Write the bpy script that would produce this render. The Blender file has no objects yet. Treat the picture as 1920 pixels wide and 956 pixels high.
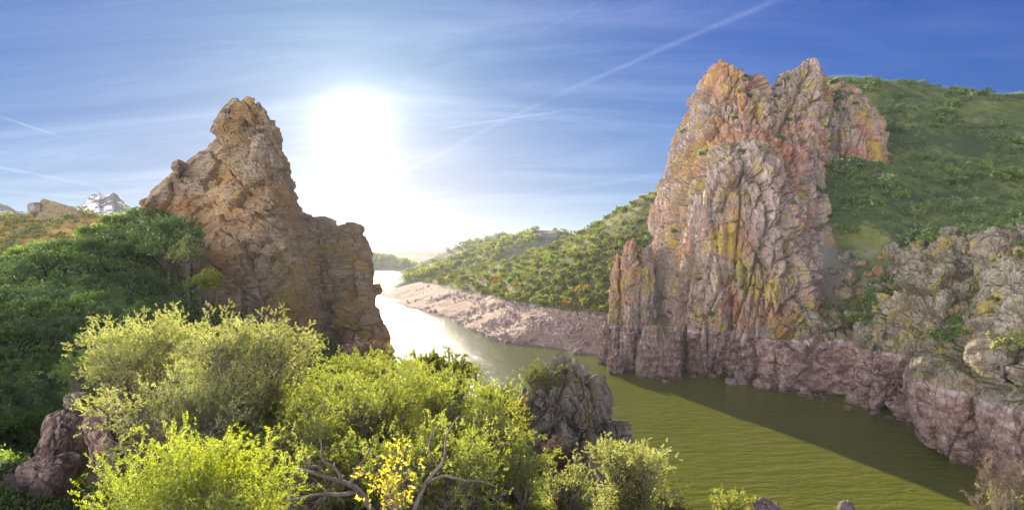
import bpy, math, random
import numpy as np

R = math.radians
F, CX, CY, WZ = 1100.0, 960.0, 478.0, -50.0      # focal length in photo pixels, principal point, water level (m below the lookout)
scn = bpy.context.scene
C = scn.collection

# ------------------------------------------------------------------ camera
cd = bpy.data.cameras.new('camera'); cam = bpy.data.objects.new('camera', cd); C.objects.link(cam)
cam.rotation_euler = (R(90), 0, 0); cd.sensor_width = 36; cd.lens = 36*F/1920
cd.clip_start = 0.2; cd.clip_end = 40000
scn.camera = cam

# ------------------------------------------------------------------ sky, sun, exposure
SUN_AZ = math.atan2(665-CX, F)
SUN_EL = math.atan2(CY-235, math.hypot(665-CX, F))
S = np.array([math.sin(SUN_AZ)*math.cos(SUN_EL), math.cos(SUN_AZ)*math.cos(SUN_EL), math.sin(SUN_EL)])
w = bpy.data.worlds.new('World'); scn.world = w; w.use_nodes = True
NT = w.node_tree; NT.nodes.clear()

class G:
    """small helper to write node graphs as expressions"""
    def __init__(s, nt): s.t = nt
    def n(s, typ, **k):
        x = s.t.nodes.new(typ)
        for a, b in k.items(): setattr(x, a, b)
        return x
    def put(s, sock, v):
        if v is None: return
        if hasattr(v, 'is_output') or isinstance(v, bpy.types.NodeSocket): s.t.links.new(v, sock)
        else:
            if isinstance(v, (tuple, list)) and len(v) == 3 and sock.type == 'RGBA': v = tuple(v)+(1,)
            sock.default_value = v
    def m(s, op, a, b=None, c=None, clamp=False):
        x = s.n('ShaderNodeMath', operation=op); x.use_clamp = clamp
        s.put(x.inputs[0], a)
        if b is not None: s.put(x.inputs[1], b)
        if c is not None: s.put(x.inputs[2], c)
        return x.outputs[0]
    def vm(s, op, a, b=None, out=0):
        x = s.n('ShaderNodeVectorMath', operation=op); s.put(x.inputs[0], a)
        if b is not None: s.put(x.inputs[1], b)
        return x.outputs[out]
    def dot(s, a, b): return s.vm('DOT_PRODUCT', a, tuple(float(q) for q in b), 1)
    def mix(s, f, a, b, mode='MIX'):
        x = s.n('ShaderNodeMix', data_type='RGBA', blend_type=mode)
        s.put(x.inputs[0], f); s.put(x.inputs[6], a); s.put(x.inputs[7], b); return x.outputs[2]
    def ss(s, v, lo, hi, a=0.0, b=1.0):
        x = s.n('ShaderNodeMapRange', interpolation_type='SMOOTHSTEP')
        s.put(x.inputs[0], v); s.put(x.inputs[1], lo); s.put(x.inputs[2], hi); s.put(x.inputs[3], a); s.put(x.inputs[4], b)
        return x.outputs[0]
    def noise(s, vec, scale, detail=4, rough=.55, dist=0, out=0):
        x = s.n('ShaderNodeTexNoise'); s.put(x.inputs['Vector'], vec); x.inputs['Scale'].default_value = scale
        x.inputs['Detail'].default_value = detail; x.inputs['Roughness'].default_value = rough; x.inputs['Distortion'].default_value = dist
        return x.outputs[out]
    def voro(s, vec, scale, feature='F1', out=0):
        x = s.n('ShaderNodeTexVoronoi', feature=feature); s.put(x.inputs['Vector'], vec); x.inputs['Scale'].default_value = scale
        return x.outputs[out]
    def mapping(s, vec, rot=(0,0,0), scale=(1,1,1)):
        x = s.n('ShaderNodeMapping'); s.put(x.inputs[0], vec); x.inputs[2].default_value = rot; x.inputs[3].default_value = scale
        return x.outputs[0]
    def ramp(s, f, stops):
        x = s.n('ShaderNodeValToRGB'); s.put(x.inputs[0], f); e = x.color_ramp.elements
        while len(e) < len(stops): e.new(0.5)
        for el, (p, c) in zip(e, stops): el.position = p; el.color = tuple(c)+(1,)
        return x.outputs[0]
    def bump(s, h, strength=.5, dist=1.0, normal=None):
        x = s.n('ShaderNodeBump'); x.inputs['Strength'].default_value = strength; x.inputs['Distance'].default_value = dist
        s.put(x.inputs['Height'], h)
        if normal is not None: s.put(x.inputs['Normal'], normal)
        return x.outputs[0]

def pixdir(u, v):
    d = np.array([(u-CX)/F, 1.0, (CY-v)/F]); return d/np.linalg.norm(d)

g = G(NT)
tc = g.n('ShaderNodeTexCoord'); D = tc.outputs['Generated']
sky = g.n('ShaderNodeTexSky', sky_type='NISHITA'); sky.sun_disc = False
sky.sun_elevation = SUN_EL; sky.sun_rotation = SUN_AZ
sky.air_density = 1.0; sky.dust_density = 1.2; sky.ozone_density = 3.0; sky.altitude = 400
SKYK = 0.0455
sepD = g.n('ShaderNodeSeparateXYZ'); g.put(sepD.inputs[0], D)
dx, dy, dz = sepD.outputs
cs = g.dot(D, S)
one_c = g.m('SUBTRACT', 1.0, cs)
# glare of thin high cloud around the sun
glow1 = g.m('MULTIPLY', g.m('POWER', g.m('ADD', 1.0, g.m('MULTIPLY', one_c, 1/0.0010)), -1.35), 9.5)
glow2 = g.m('MULTIPLY', g.m('EXPONENT', g.m('MULTIPLY', one_c, -1/0.020)), .9)
glow3 = g.m('MULTIPLY', g.m('EXPONENT', g.m('MULTIPLY', one_c, -1/0.10)), 1.2)
# thin cirrus veil on a plane high above
inv = g.m('DIVIDE', 1.0, g.m('MAXIMUM', g.m('ADD', dz, 0.12), 0.05))
cxy = g.n('ShaderNodeCombineXYZ'); g.put(cxy.inputs[0], g.m('MULTIPLY', dx, inv)); g.put(cxy.inputs[1], g.m('MULTIPLY', dy, inv))
cl = g.mapping(cxy.outputs[0], rot=(0, 0, R(52)), scale=(0.4, 1.3, 1))
veil = g.ss(g.noise(cl, .9, 8, .68, 1.4), .36, .82)
veil = g.m('MULTIPLY', veil, g.ss(dz, -0.02, 0.12))
veil2 = g.ss(g.noise(g.mapping(cxy.outputs[0], rot=(0, 0, R(34)), scale=(.16, 2.2, 1)), .9, 6, .6, .4), .5, .8)
trails = None
for (u0, v0, u1, v1, wid, amp) in [(1480,-10,1040,180,.0065,1.6),(1040,180,600,400,.0060,1.3),(1055,208,820,243,.0022,3.0),(-20,212,110,255,.0024,3.2),
                                   (728,290,772,331,.0028,5.0),(-20,312,200,352,.0035,2.2),(-20,358,170,370,.004,1.6),(1130,0,1010,60,.003,.8),(1300,318,940,372,.006,.9)]:
    a, b = pixdir(u0, v0), pixdir(u1, v1)
    nrm = np.cross(a, b); nrm /= np.linalg.norm(nrm)
    mid = (a+b); mid /= np.linalg.norm(mid); half = math.acos(np.clip(a@mid, -1, 1))
    dd = g.m('ABSOLUTE', g.m('ADD', g.dot(D, nrm), g.m('MULTIPLY', g.m('SUBTRACT', g.noise(D, 9.0, 3), .5), wid*1.6)))
    across = g.ss(dd, 0.0, wid, 1.0, 0.0)
    along = g.ss(g.dot(D, mid), math.cos(half*1.08), math.cos(half*0.75))
    t = g.m('MULTIPLY', g.m('MULTIPLY', across, along), amp*.42)
    t = g.m('MULTIPLY', t, g.ss(g.noise(D, 38.0, 4, .6), .3, .62, .45, 1.0))
    trails = t if trails is None else g.m('ADD', trails, t)
def scaled(v, col):
    x = g.n('ShaderNodeVectorMath', operation='SCALE'); x.inputs[0].default_value = col; g.put(x.inputs['Scale'], v); return x.outputs[0]
SKY_TINT = (0.03, 0.36, 1.12)
near = g.m('EXPONENT', g.m('MULTIPLY', one_c, -1/0.11))
base = g.mix(1.0, sky.outputs[0], g.mix(near, SKY_TINT, (.20, .23, .36)), 'MULTIPLY')
# soft shoulder, as in the exposure-blended photograph: the bright sky near the sun keeps its colour
base = g.vm('DIVIDE', base, g.vm('ADD', (1.0, 1.0, 1.0), g.vm('MULTIPLY', base, (0.13, 0.13, 0.10))))
cloudlum = g.m('ADD', g.m('MULTIPLY', veil, 1.5), g.m('MULTIPLY', veil2, .7))
cloudlum = g.m('MULTIPLY', cloudlum, g.m('ADD', .22, g.m('EXPONENT', g.m('MULTIPLY', one_c, -1/0.22))))
cloudlum = g.m('ADD', cloudlum, trails)
base = g.vm('MULTIPLY', base, g.mix(g.ss(dz, .04, .42), (1.0, 1.0, 1.0), (.10, .80, 1.10)))
tot = g.vm('ADD', base, scaled(glow1, (1.0, .97, .93)))
tot = g.vm('ADD', tot, scaled(glow2, (1.0, .92, .86)))
tot = g.vm('ADD', tot, scaled(glow3, (.98, .93, .98)))
hzn = g.m('MULTIPLY', g.m('EXPONENT', g.m('MULTIPLY', g.m('MAXIMUM', dz, 0.0), -1/0.095)), g.m('ADD', 1.6, g.m('MULTIPLY', g.m('EXPONENT', g.m('MULTIPLY', one_c, -1/0.12)), .2)))
hzn = g.m('MULTIPLY', hzn, g.ss(dz, -.12, 0.0))
tot = g.vm('ADD', tot, scaled(hzn, (1.0, .93, .80)))
tot = g.vm('ADD', tot, scaled(cloudlum, (.95, .97, 1.0)))
# unseen glow added low in the rear and left sky to fill shaded faces
fill_dir = np.array([math.sin(R(-112))*math.cos(R(9)), math.cos(R(-112))*math.cos(R(9)), math.sin(R(9))])
back_fill = g.m('ADD', g.m('MULTIPLY', g.ss(cs, 0.35, -0.5), .54), g.m('MULTIPLY', g.ss(g.dot(D, fill_dir), .50, .95), 2.2))
back_fill = g.m('MULTIPLY', g.m('MULTIPLY', back_fill, g.ss(dz, -0.05, 0.08)), g.ss(dz, .42, .15, .04, 1.0))
tot = g.vm('ADD', tot, scaled(g.m('MULTIPLY', back_fill, 43.0), (1.0, .94, .89)))
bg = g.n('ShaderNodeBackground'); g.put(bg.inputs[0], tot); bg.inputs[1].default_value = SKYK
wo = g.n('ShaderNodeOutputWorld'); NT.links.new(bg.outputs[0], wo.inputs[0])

sd = bpy.data.lights.new('sun', 'SUN'); sun = bpy.data.objects.new('sun', sd); C.objects.link(sun)
sd.energy = 5.0; sd.angle = R(0.6); sd.color = (1.0, .86, .66)
sun.rotation_euler = (math.pi/2 - SUN_EL, 0, math.pi - SUN_AZ) 
# a sun lamp shines along its local -Z: aim it from S towards the origin
from mathutils import Vector
LAMP_AZ = SUN_AZ-R(2.5)   # shadow of the peak on the water runs a little flatter than the disc's place suggests (stitched panorama)
sun.rotation_euler = Vector((math.sin(LAMP_AZ)*math.cos(SUN_EL), math.cos(LAMP_AZ)*math.cos(SUN_EL), math.sin(SUN_EL))).to_track_quat('Z', 'Y').to_euler()

scn.view_settings.view_transform = 'Standard'; scn.view_settings.look = 'None'
scn.view_settings.exposure = 1.6; scn.view_settings.gamma = 1.0; scn.view_settings.use_curve_mapping = False
scn.cycles.use_denoising = True
scn.cycles.max_bounces = 7; scn.cycles.diffuse_bounces = 2; scn.cycles.transmission_bounces = 5; scn.cycles.volume_bounces = 0
scn.cycles.sample_clamp_indirect = 6; scn.cycles.caustics_reflective = False; scn.cycles.caustics_refractive = False
scn.cycles.use_adaptive_sampling = True; scn.cycles.adaptive_threshold = 0.02

# ------------------------------------------------------------------ numpy noise
def P(u, v, Y): return np.array([(u-CX)/F*Y, Y, (CY-v)/F*Y])
def hsh(ix, iy, iz, seed):
    with np.errstate(over='ignore'):
        h = (ix.astype(np.int64)*374761393 + iy.astype(np.int64)*668265263 + iz.astype(np.int64)*2147483647 + seed*1274126177) & 0xFFFFFFFF
        h = ((h ^ (h >> 13))*1274126177) & 0xFFFFFFFF
        h = ((h ^ (h >> 16))*2246822519) & 0xFFFFFFFF
        h = h ^ (h >> 15)
    return (h & 0xFFFFFF)/float(0x1000000)
def vnoise(p, seed=0):
    i = np.floor(p).astype(np.int64); f = p-i; f = f*f*f*(f*(f*6-15)+10)
    out = 0
    for a in (0, 1):
        for b in (0, 1):
            for c in (0, 1):
                wgt = (f[:, 0] if a else 1-f[:, 0])*(f[:, 1] if b else 1-f[:, 1])*(f[:, 2] if c else 1-f[:, 2])
                out = out + wgt*hsh(i[:, 0]+a, i[:, 1]+b, i[:, 2]+c, seed)
    return out*2-1
def fbm(p, octv=5, seed=0, gain=.5):
    o, a, s_ = 0, 1.0, 0
    for k in range(octv):
        o = o+a*vnoise(p*(2.03**k)+k*17.3, seed+k); s_ += a; a *= gain
    return o/s_
def worley(p, seed=0):
    i = np.floor(p).astype(np.int64); N = len(p)
    f1 = np.full(N, 9.); f2 = np.full(N, 9.); cell = np.zeros((N, 3)); r = np.zeros((N, 3))
    for a in (-1, 0, 1):
        for b in (-1, 0, 1):
            for c in (-1, 0, 1):
                x, y, z = i[:, 0]+a, i[:, 1]+b, i[:, 2]+c
                q = np.stack([x+.1+.8*hsh(x, y, z, seed), y+.1+.8*hsh(x, y, z, seed+1), z+.1+.8*hsh(x, y, z, seed+2)], 1)
                d = np.linalg.norm(p-q, axis=1)
                n1 = d < f1
                f2 = np.where(n1, f1, np.minimum(f2, d))
                f1 = np.where(n1, d, f1)
                cell[n1] = q[n1]
                rr = np.stack([hsh(x, y, z, seed+5), hsh(x, y, z, seed+6), hsh(x, y, z, seed+7)], 1)
                r[n1] = rr[n1]
    return f1, f2, cell, r
def rotm(ax, ay, az):
    ca, sa, cb, sb, cc, sc = math.cos(ax), math.sin(ax), math.cos(ay), math.sin(ay), math.cos(az), math.sin(az)
    return np.array([[cc, -sc, 0], [sc, cc, 0], [0, 0, 1]])@np.array([[cb, 0, sb], [0, 1, 0], [-sb, 0, cb]])@np.array([[1, 0, 0], [0, ca, -sa], [0, sa, ca]])
def blocks(p, size, rot, seed, step=.5, tilt=.35, groove=.25, warp=.25):
    """stepped, tilted rock blocks: height field over 3-D cells of the given size, in metres of the smallest cell side"""
    M = rotm(*rot); sz = np.array(size, float)
    q = (p@M)/sz
    q = q + warp*np.stack([vnoise(q*.9+5, seed+31), vnoise(q*.9+9, seed+32), vnoise(q*.9+13, seed+33)], 1)
    f1, f2, c, r = worley(q, seed)
    d = (r[:, 0]-.5)*2*step + ((q-c)*(r-.5)*2).sum(1)*tilt*2
    d -= groove*np.exp(-((f2-f1)/.10)**2)
    return d, r[:, 1]

def columns(p, sx, sz, rot, seed, A=1., B=.6, Ct=.5, crack=.8, joint=.4, warp=.12, flat=.6, cw=.055):
    """quartzite-like jointing: long columns split by cross joints into flat-faced blocks, hard edges"""
    q = p@rotm(*rot); x = q/np.array([sx, sx*flat, sz*3.2])
    x = x+warp*np.stack([vnoise(x*1.3+3, seed+41), vnoise(x*1.3+7, seed+42), vnoise(x*.7, seed+43)], 1)
    f1, f2, c, r = worley(x, seed)
    t = q[:, 2]/(sz*(.6+.9*r[:, 2])) + r[:, 0]*9 + (x-c)[:, 0]*(r[:, 1]-.5)*1.6 + .12*vnoise(q/sx, seed+44)
    k = np.floor(t); fr = t-k; ci = np.floor(c*7.3).astype(np.int64)
    h = hsh(k.astype(np.int64)+ci[:, 2], ci[:, 0], ci[:, 1], seed+50); h2 = hsh(k.astype(np.int64)+ci[:, 2], ci[:, 0], ci[:, 1], seed+51); h3 = hsh(k.astype(np.int64)+ci[:, 2], ci[:, 0], ci[:, 1], seed+52)
    d = (r[:, 0]-.5)*2*A + (h-.5)*2*B + (fr-.5)*(h2-.35)*2*Ct + ((x-c)[:, 0]*(h3-.5)*2 + (x-c)[:, 1]*(h-.5))*1.1*Ct*1.4
    e = f2-f1; d = d-crack*np.exp(-(e/cw)**1.5)*(.35+.65*r[:, 1])
    je = np.minimum(fr, 1-fr); d = d-joint*np.exp(-(je/.045)**1.5)*(h3 > .35)
    return d, .5*r[:, 1]+.5*h2

# ------------------------------------------------------------------ mesh helpers
def mesh_np(name, V, Fq, mat=None, attrs=None, smooth=False, loc=None):
    V = np.asarray(V, np.float32); Fq = np.asarray(Fq, np.int32)
    if loc is not None: V = V-np.asarray(loc, np.float32)
    me = bpy.data.meshes.new(name); k = Fq.shape[1]
    me.vertices.add(len(V)); me.vertices.foreach_set('co', V.ravel())
    me.loops.add(Fq.size); me.loops.foreach_set('vertex_index', Fq.ravel())
    me.polygons.add(len(Fq)); me.polygons.foreach_set('loop_start', np.arange(0, Fq.size, k, dtype=np.int32))
    me.polygons.foreach_set('loop_total', np.full(len(Fq), k, np.int32))
    me.polygons.foreach_set('use_smooth', np.full(len(Fq), smooth, bool))
    me.update(calc_edges=True)
    for an, av in (attrs or {}).items():
        at = me.attributes.new(an, 'FLOAT', 'POINT'); at.data.foreach_set('value', np.asarray(av, np.float32))
    if mat: me.materials.append(mat)
    return me
def link(name, me, parent=None, loc=(0, 0, 0), label=None, cat=None, group=None, kind=None):
    o = bpy.data.objects.new(name, me); C.objects.link(o); o.location = tuple(float(q) for q in loc)
    if parent is not None: o.parent = parent
    if label: o['label'] = label
    if cat: o['category'] = cat
    if group: o['group'] = group
    if kind: o['kind'] = kind
    return o
def grid_faces(nr, nc):
    i = np.arange(nr-1)[:, None]*nc+np.arange(nc-1)[None, :]
    i = i.ravel(); return np.stack([i, i+nc, i+nc+1, i+1], 1)
def catmull(A, n):
    """A (k, ..., 3) -> (n, ..., 3) along the first axis"""
    k = len(A); t = np.linspace(0, k-1-1e-6, n); i = np.floor(t).astype(int); f = (t-i).reshape((-1,)+(1,)*(A.ndim-1))
    p0, p1, p2, p3 = A[np.maximum(i-1, 0)], A[i], A[np.minimum(i+1, k-1)], A[np.minimum(i+2, k-1)]
    return .5*((2*p1)+(-p0+p2)*f+(2*p0-5*p1+4*p2-p3)*f**2+(-p0+3*p1-3*p2+p3)*f**3)
def grid_normals(Gd):
    a = np.gradient(Gd, axis=0); b = np.gradient(Gd, axis=1); n = np.cross(a, b)
    n /= np.maximum(np.linalg.norm(n, axis=2, keepdims=True), 1e-9); return n
def resample(A, n):
    """even spacing by average arc length along axis 0"""
    B = catmull(A, max(n*3, 60)); d = np.linalg.norm(np.diff(B, axis=0), axis=-1)
    d = d.reshape(len(d), -1).mean(1); s = np.concatenate([[0], np.cumsum(d)]); tt = np.linspace(0, s[-1], n)
    idx = np.interp(tt, s, np.arange(len(s))); i = np.minimum(np.floor(idx).astype(int), len(B)-2); f = (idx-i).reshape((-1,)+(1,)*(A.ndim-1))
    return B[i]*(1-f)+B[i+1]*f
SURF = {}
def crag(name, rows, thick, res, disp, mat, label, cat='rock', parent=None, key=None, kind=None, down=12.0, group=None, sidein=25):
    """rows: front control rows of (u, v, Y), top (ridge) to bottom. Closed behind: a solid rock with its own thickness."""
    net = np.array([[P(*q) for q in r] for r in rows])
    px = np.array(rows, float)
    c0 = np.array([P(a[0]+sidein, a[1], a[2]+thick*.55) for a in px[:, 0]])[:, None]
    c1 = np.array([P(a[0]-sidein, a[1], a[2]+thick*.55) for a in px[:, -1]])[:, None]
    net = np.concatenate([c0, net, c1], 1)
    top = net[0]; bot = net[-1]
    b1 = top+np.array([0, 1, 0])*thick*.45; b1[:, 2] = top[:, 2]-(top[:, 2]-bot[:, 2])*.12
    b2 = top+np.array([0, 1, 0])*thick*.8;  b2[:, 2] = top[:, 2]*.45+bot[:, 2]*.55
    b3 = top+np.array([0, 1, 0])*thick;     b3[:, 2] = bot[:, 2]
    for b in (b1, b2, b3):
        s_ = b[:, 1]/top[:, 1]; b[:, 0] = top[:, 0]*s_
    low = bot.copy(); low[:, 2] -= down
    net = np.concatenate([b3[None], b2[None], b1[None], net, low[None]], 0)
    h = np.linalg.norm(np.diff(net, axis=0), axis=-1).sum(0).mean(); wd = np.linalg.norm(np.diff(net, axis=1), axis=-1).sum(1).mean()
    nr, nc = int(h/res), int(wd/res)
    A = resample(net, nr); A = np.swapaxes(resample(np.swapaxes(A, 0, 1), nc), 0, 1)
    N = grid_normals(A)
    # make normals face the camera side (front)
    midn = N[int(nr*.7), nc//2]; view = A[int(nr*.7), nc//2]
    if midn@view > 0: N = -N
    fp = A.reshape(-1, 3); fn = N.reshape(-1, 3)
    d, blk = disp(fp)
    V = fp+fn*d[:, None]
    base = V.mean(0); base[2] = V[:, 2].min()
    Fq = grid_faces(nr, nc)
    if (np.cross(V[Fq[0, 1]]-V[Fq[0, 0]], V[Fq[0, 3]]-V[Fq[0, 0]])@fn[0]) < 0: Fq = Fq[:, ::-1]
    me = mesh_np(name, V, Fq, mat, {'blk': blk}, False, base)
    if key:
        VN = grid_normals(V.reshape(nr, nc, 3)).reshape(-1, 3)
        if VN[len(VN)//2]@fn[len(VN)//2] < 0: VN = -VN
        SURF[key] = (V, VN)
    if parent is not None: return link(name, me, parent, base-np.array(parent.location))
    return link(name, me, None, base, label, cat, group, kind)
def tps(pts, smooth=0.0, sc=100.):
    pts = np.array(pts, float); X = pts[:, :2]/sc; n = len(X)
    def U(r2): return np.where(r2 > 1e-12, r2*np.log(np.maximum(r2, 1e-12)), 0)
    K = U(((X[:, None]-X[None])**2).sum(2))+np.eye(n)*smooth
    Pm = np.concatenate([np.ones((n, 1)), X], 1)
    A = np.zeros((n+3, n+3)); A[:n, :n] = K; A[:n, n:] = Pm; A[n:, :n] = Pm.T
    sol = np.linalg.solve(A, np.concatenate([pts[:, 2], np.zeros(3)]))
    def f(x, y):
        q = np.stack([np.ravel(x), np.ravel(y)], 1)/sc
        o = U(((q[:, None]-X[None])**2).sum(2))@sol[:n]+sol[n]+q@sol[n+1:]
        return o.reshape(np.shape(x))
    return f
def terrain(name, hf, t0, t1, Y0, Y1, nt, ny, mat, label=None, kind='structure', cat='hillside', floor=None, key=None, extra=None):
    """perspective-spaced grid: rows at log-spaced distances, columns at even slopes"""
    Y = np.exp(np.linspace(math.log(Y0), math.log(Y1), ny)); t = np.linspace(t0, t1, nt)
    YY, TT = np.meshgrid(Y, t, indexing='ij'); XX = YY*TT
    Z = hf(XX, YY)
    if floor is not None: Z = np.maximum(Z, floor)
    A = np.stack([XX, YY, Z], 2)
    V = A.reshape(-1, 3)
    if extra: V = extra(V, grid_normals(A).reshape(-1, 3))
    Fq = grid_faces(ny, nt)[:, ::-1]
    me = mesh_np(name, V, Fq, mat, None, True)
    return link(name, me, None, (0, 0, 0), label, cat if kind != 'structure' else None, None, kind)
def ridge_fn(sky_pts, k1, k2, amp=0., sc=40., seed=1):
    s_ = np.array([((u-CX)/F, (CY-v)/F*Y, Y) for u, v, Y in sky_pts])
    def f(x, y):
        t = x/y; z = np.interp(t, s_[:, 0], s_[:, 1]); ys = np.interp(t, s_[:, 0], s_[:, 2])
        o = z-k1*np.maximum(ys-y, 0)-k2*np.maximum(y-ys, 0)
        if amp:
            q = np.stack([x.ravel(), y.ravel(), np.zeros(x.size)], 1)/sc
            o = o+amp*fbm(q, 5, seed).reshape(x.shape)
        return o
    return f

# ------------------------------------------------------------------ materials
def new_mat(name):
    m = bpy.data.materials.new(name); m.use_nodes = True; m.node_tree.nodes.clear(); gg = G(m.node_tree)
    out = gg.n('ShaderNodeOutputMaterial'); return m, gg, out
def principled(gg, out, col, rough=.9, normal=None, spec=.3):
    b = gg.n('ShaderNodeBsdfPrincipled'); gg.put(b.inputs['Base Color'], col); gg.put(b.inputs['Roughness'], rough)
    b.inputs['Specular IOR Level'].default_value = spec
    if normal is not None: gg.put(b.inputs['Normal'], normal)
    gg.t.links.new(b.outputs[0], out.inputs[0]); return b
def rock_mat(name, c_dark, c_mid, c_light, sc=1.0, yellow=.0, orange=.0, moss=.3, strata=(0, 0, 0), stretch=(1, 1, 1), mark=False,
             ycol=(.42, .33, .05), ocol=(.42, .17, .06), mcol=(.05, .075, .02), bumpk=.85, pale=.5, patches=()):
    m, gg, out = new_mat(name)
    pos = gg.n('ShaderNodeNewGeometry'); p = pos.outputs['Position']; nrm = pos.outputs['Normal']
    at = gg.n('ShaderNodeAttribute'); at.attribute_name = 'blk'; blk = at.outputs['Fac']
    ps = gg.mapping(p, rot=strata, scale=stretch)
    n1 = gg.noise(ps, .08/sc, 8, .65, .3); n2 = gg.noise(ps, .55/sc, 8, .7, .4); n3 = gg.noise(p, 2.8/sc, 6, .75)
    f = gg.m('ADD', gg.m('MULTIPLY', n1, .35), gg.m('MULTIPLY', n2, .45)); f = gg.m('ADD', f, gg.m('MULTIPLY', blk, .16)); f = gg.m('ADD', f, gg.m('MULTIPLY', n3, .22))
    col = gg.ramp(f, [(.42, c_dark), (.58, c_mid), (.74, c_light)])
    # pale quartz and lichen flecks
    fl = gg.ss(gg.noise(p, 1.7/sc, 8, .8), .56, .68)
    col = gg.mix(gg.m('MULTIPLY', fl, pale), col, tuple(min(1, q*1.35+.04) for q in c_light))
    if orange:
        fo = gg.ss(gg.m('ADD', gg.noise(gg.mapping(p, scale=(1, 1, .6)), .035/sc, 7, .72, .5), gg.m('MULTIPLY', blk, .07)), .60-orange*.12, .74-orange*.1)
        col = gg.mix(gg.m('MULTIPLY', fo, .85), col, gg.mix(n3, tuple(q*.75 for q in ocol), tuple(min(1, q*1.3) for q in ocol)))
    if yellow:
        fy = gg.ss(gg.m('ADD', gg.noise(gg.vm('ADD', p, (40., 9., 77.)), .07/sc, 8, .74, .6), gg.m('MULTIPLY', gg.noise(p, 1.2/sc, 5, .7), .18)), .66-yellow*.1, .76-yellow*.08)
        col = gg.mix(gg.m('MULTIPLY', fy, .85), col, gg.mix(n2, tuple(q*.8 for q in ycol), tuple(min(1, q*1.25) for q in ycol)))
    for (ctr, rad, pc) in patches:
        d = gg.vm('DISTANCE', p, tuple(float(q) for q in ctr), 1)
        fp = gg.ss(gg.m('ADD', d, gg.m('MULTIPLY', gg.m('SUBTRACT', gg.noise(p, 1.1/rad, 8, .75, .5), .5), rad*4.0)), rad*1.0, rad*.35)
        fp = gg.m('MULTIPLY', fp, gg.ss(gg.m('ADD', blk, gg.m('MULTIPLY', gg.noise(p, .5/sc, 7, .75), 1.2)), .75, 1.15, .25, 1.0))
        col = gg.mix(gg.m('MULTIPLY', fp, .75), col, gg.mix(n3, tuple(q*.65 for q in pc), tuple(min(1, q*1.35) for q in pc)))
    cr = gg.voro(gg.mapping(gg.vm('ADD', p, scaled_v(gg, gg.noise(p, .4/sc, 4, out=1), 2.2*sc)), rot=strata, scale=stretch), .42/sc, 'DISTANCE_TO_EDGE')
    crack = gg.ss(cr, 0.0, .045)
    col = gg.mix(gg.m('MULTIPLY', gg.m('SUBTRACT', 1.0, crack), .22), col, tuple(q*.6 for q in c_dark))
    sx = gg.n('ShaderNodeSeparateXYZ'); gg.put(sx.inputs[0], p); z = sx.outputs[2]
    sn = gg.n('ShaderNodeSeparateXYZ'); gg.put(sn.inputs[0], nrm)
    if moss:
        fm = gg.m('MULTIPLY', gg.ss(sn.outputs[2], .35, .75), gg.ss(gg.noise(p, .16/sc, 7, .7), .55-moss*.2, .62-moss*.12))
        col = gg.mix(gg.m('MULTIPLY', fm, .85), col, gg.mix(n3, mcol, tuple(q*2.0 for q in mcol)))
    if mark:   # high-water mark: everything under it is scoured pink rock with a pale mineral line
        zz = gg.m('ADD', z, gg.m('MULTIPLY', gg.m('SUBTRACT', gg.noise(p, .06, 6, .65), .5), 5.5))
        under = gg.ss(zz, -31.2, -31.8)
        pink = gg.ramp(gg.m('ADD', gg.m('MULTIPLY', gg.noise(gg.mapping(p, scale=(1, 1, 1.6)), .35, 8, .72, .3), .85), gg.m('MULTIPLY', blk, .12)), [(.37, (.17, .105, .09)), (.50, (.46, .31, .275)), (.63, (.68, .55, .52))])
        stk = gg.noise(gg.mapping(p, scale=(1, 1, .12)), .5, 7, .75)
        pink = gg.mix(gg.ss(stk, .56, .66, 0, .38), pink, (.20, .11, .085)); pink = gg.mix(gg.ss(gg.noise(p, .09, 6, .7), .52, .66, 0, .6), pink, (.44, .33, .23))
        line = gg.m('MULTIPLY', gg.ss(zz, -31.2, -31.7), gg.ss(zz, -33.6, -32.0))
        pink = gg.mix(gg.m('MULTIPLY', line, gg.ss(gg.noise(p, .35, 7, .75), .42, .62, .0, .7)), pink, (.74, .69, .73))
        wet = gg.ss(z, -48.6, -49.4); pink = gg.mix(gg.m('MULTIPLY', wet, .55), pink, (.07, .045, .04))
        col = gg.mix(under, col, pink)
    wp = gg.vm('ADD', ps, scaled_v(gg, gg.noise(ps, .7/sc, 3, out=1), .8*sc))
    cell = gg.m('ADD', gg.m('MULTIPLY', gg.voro(wp, .75/sc, 'F1', 1), .5), gg.m('MULTIPLY', gg.voro(wp, 2.1/sc, 'F1', 1), .28))
    cell = gg.m('ADD', cell, gg.m('MULTIPLY', gg.voro(wp, 1.3/sc, 'F1', 0), .35))
    h = gg.m('ADD', gg.m('MULTIPLY', gg.noise(ps, .9/sc, 9, .75), .55), gg.m('MULTIPLY', crack, .25)); h = gg.m('ADD', h, cell)
    h = gg.m('ADD', h, gg.m('MULTIPLY', gg.noise(p, 5.0/sc, 6, .7), .15))
    principled(gg, out, col, .92, gg.bump(h, bumpk, 1.4*sc), .2)
    return m
def scaled_v(gg, vec, k):
    x = gg.n('ShaderNodeVectorMath', operation='SCALE'); gg.put(x.inputs[0], vec); x.inputs['Scale'].default_value = k; return x.outputs[0]

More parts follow.
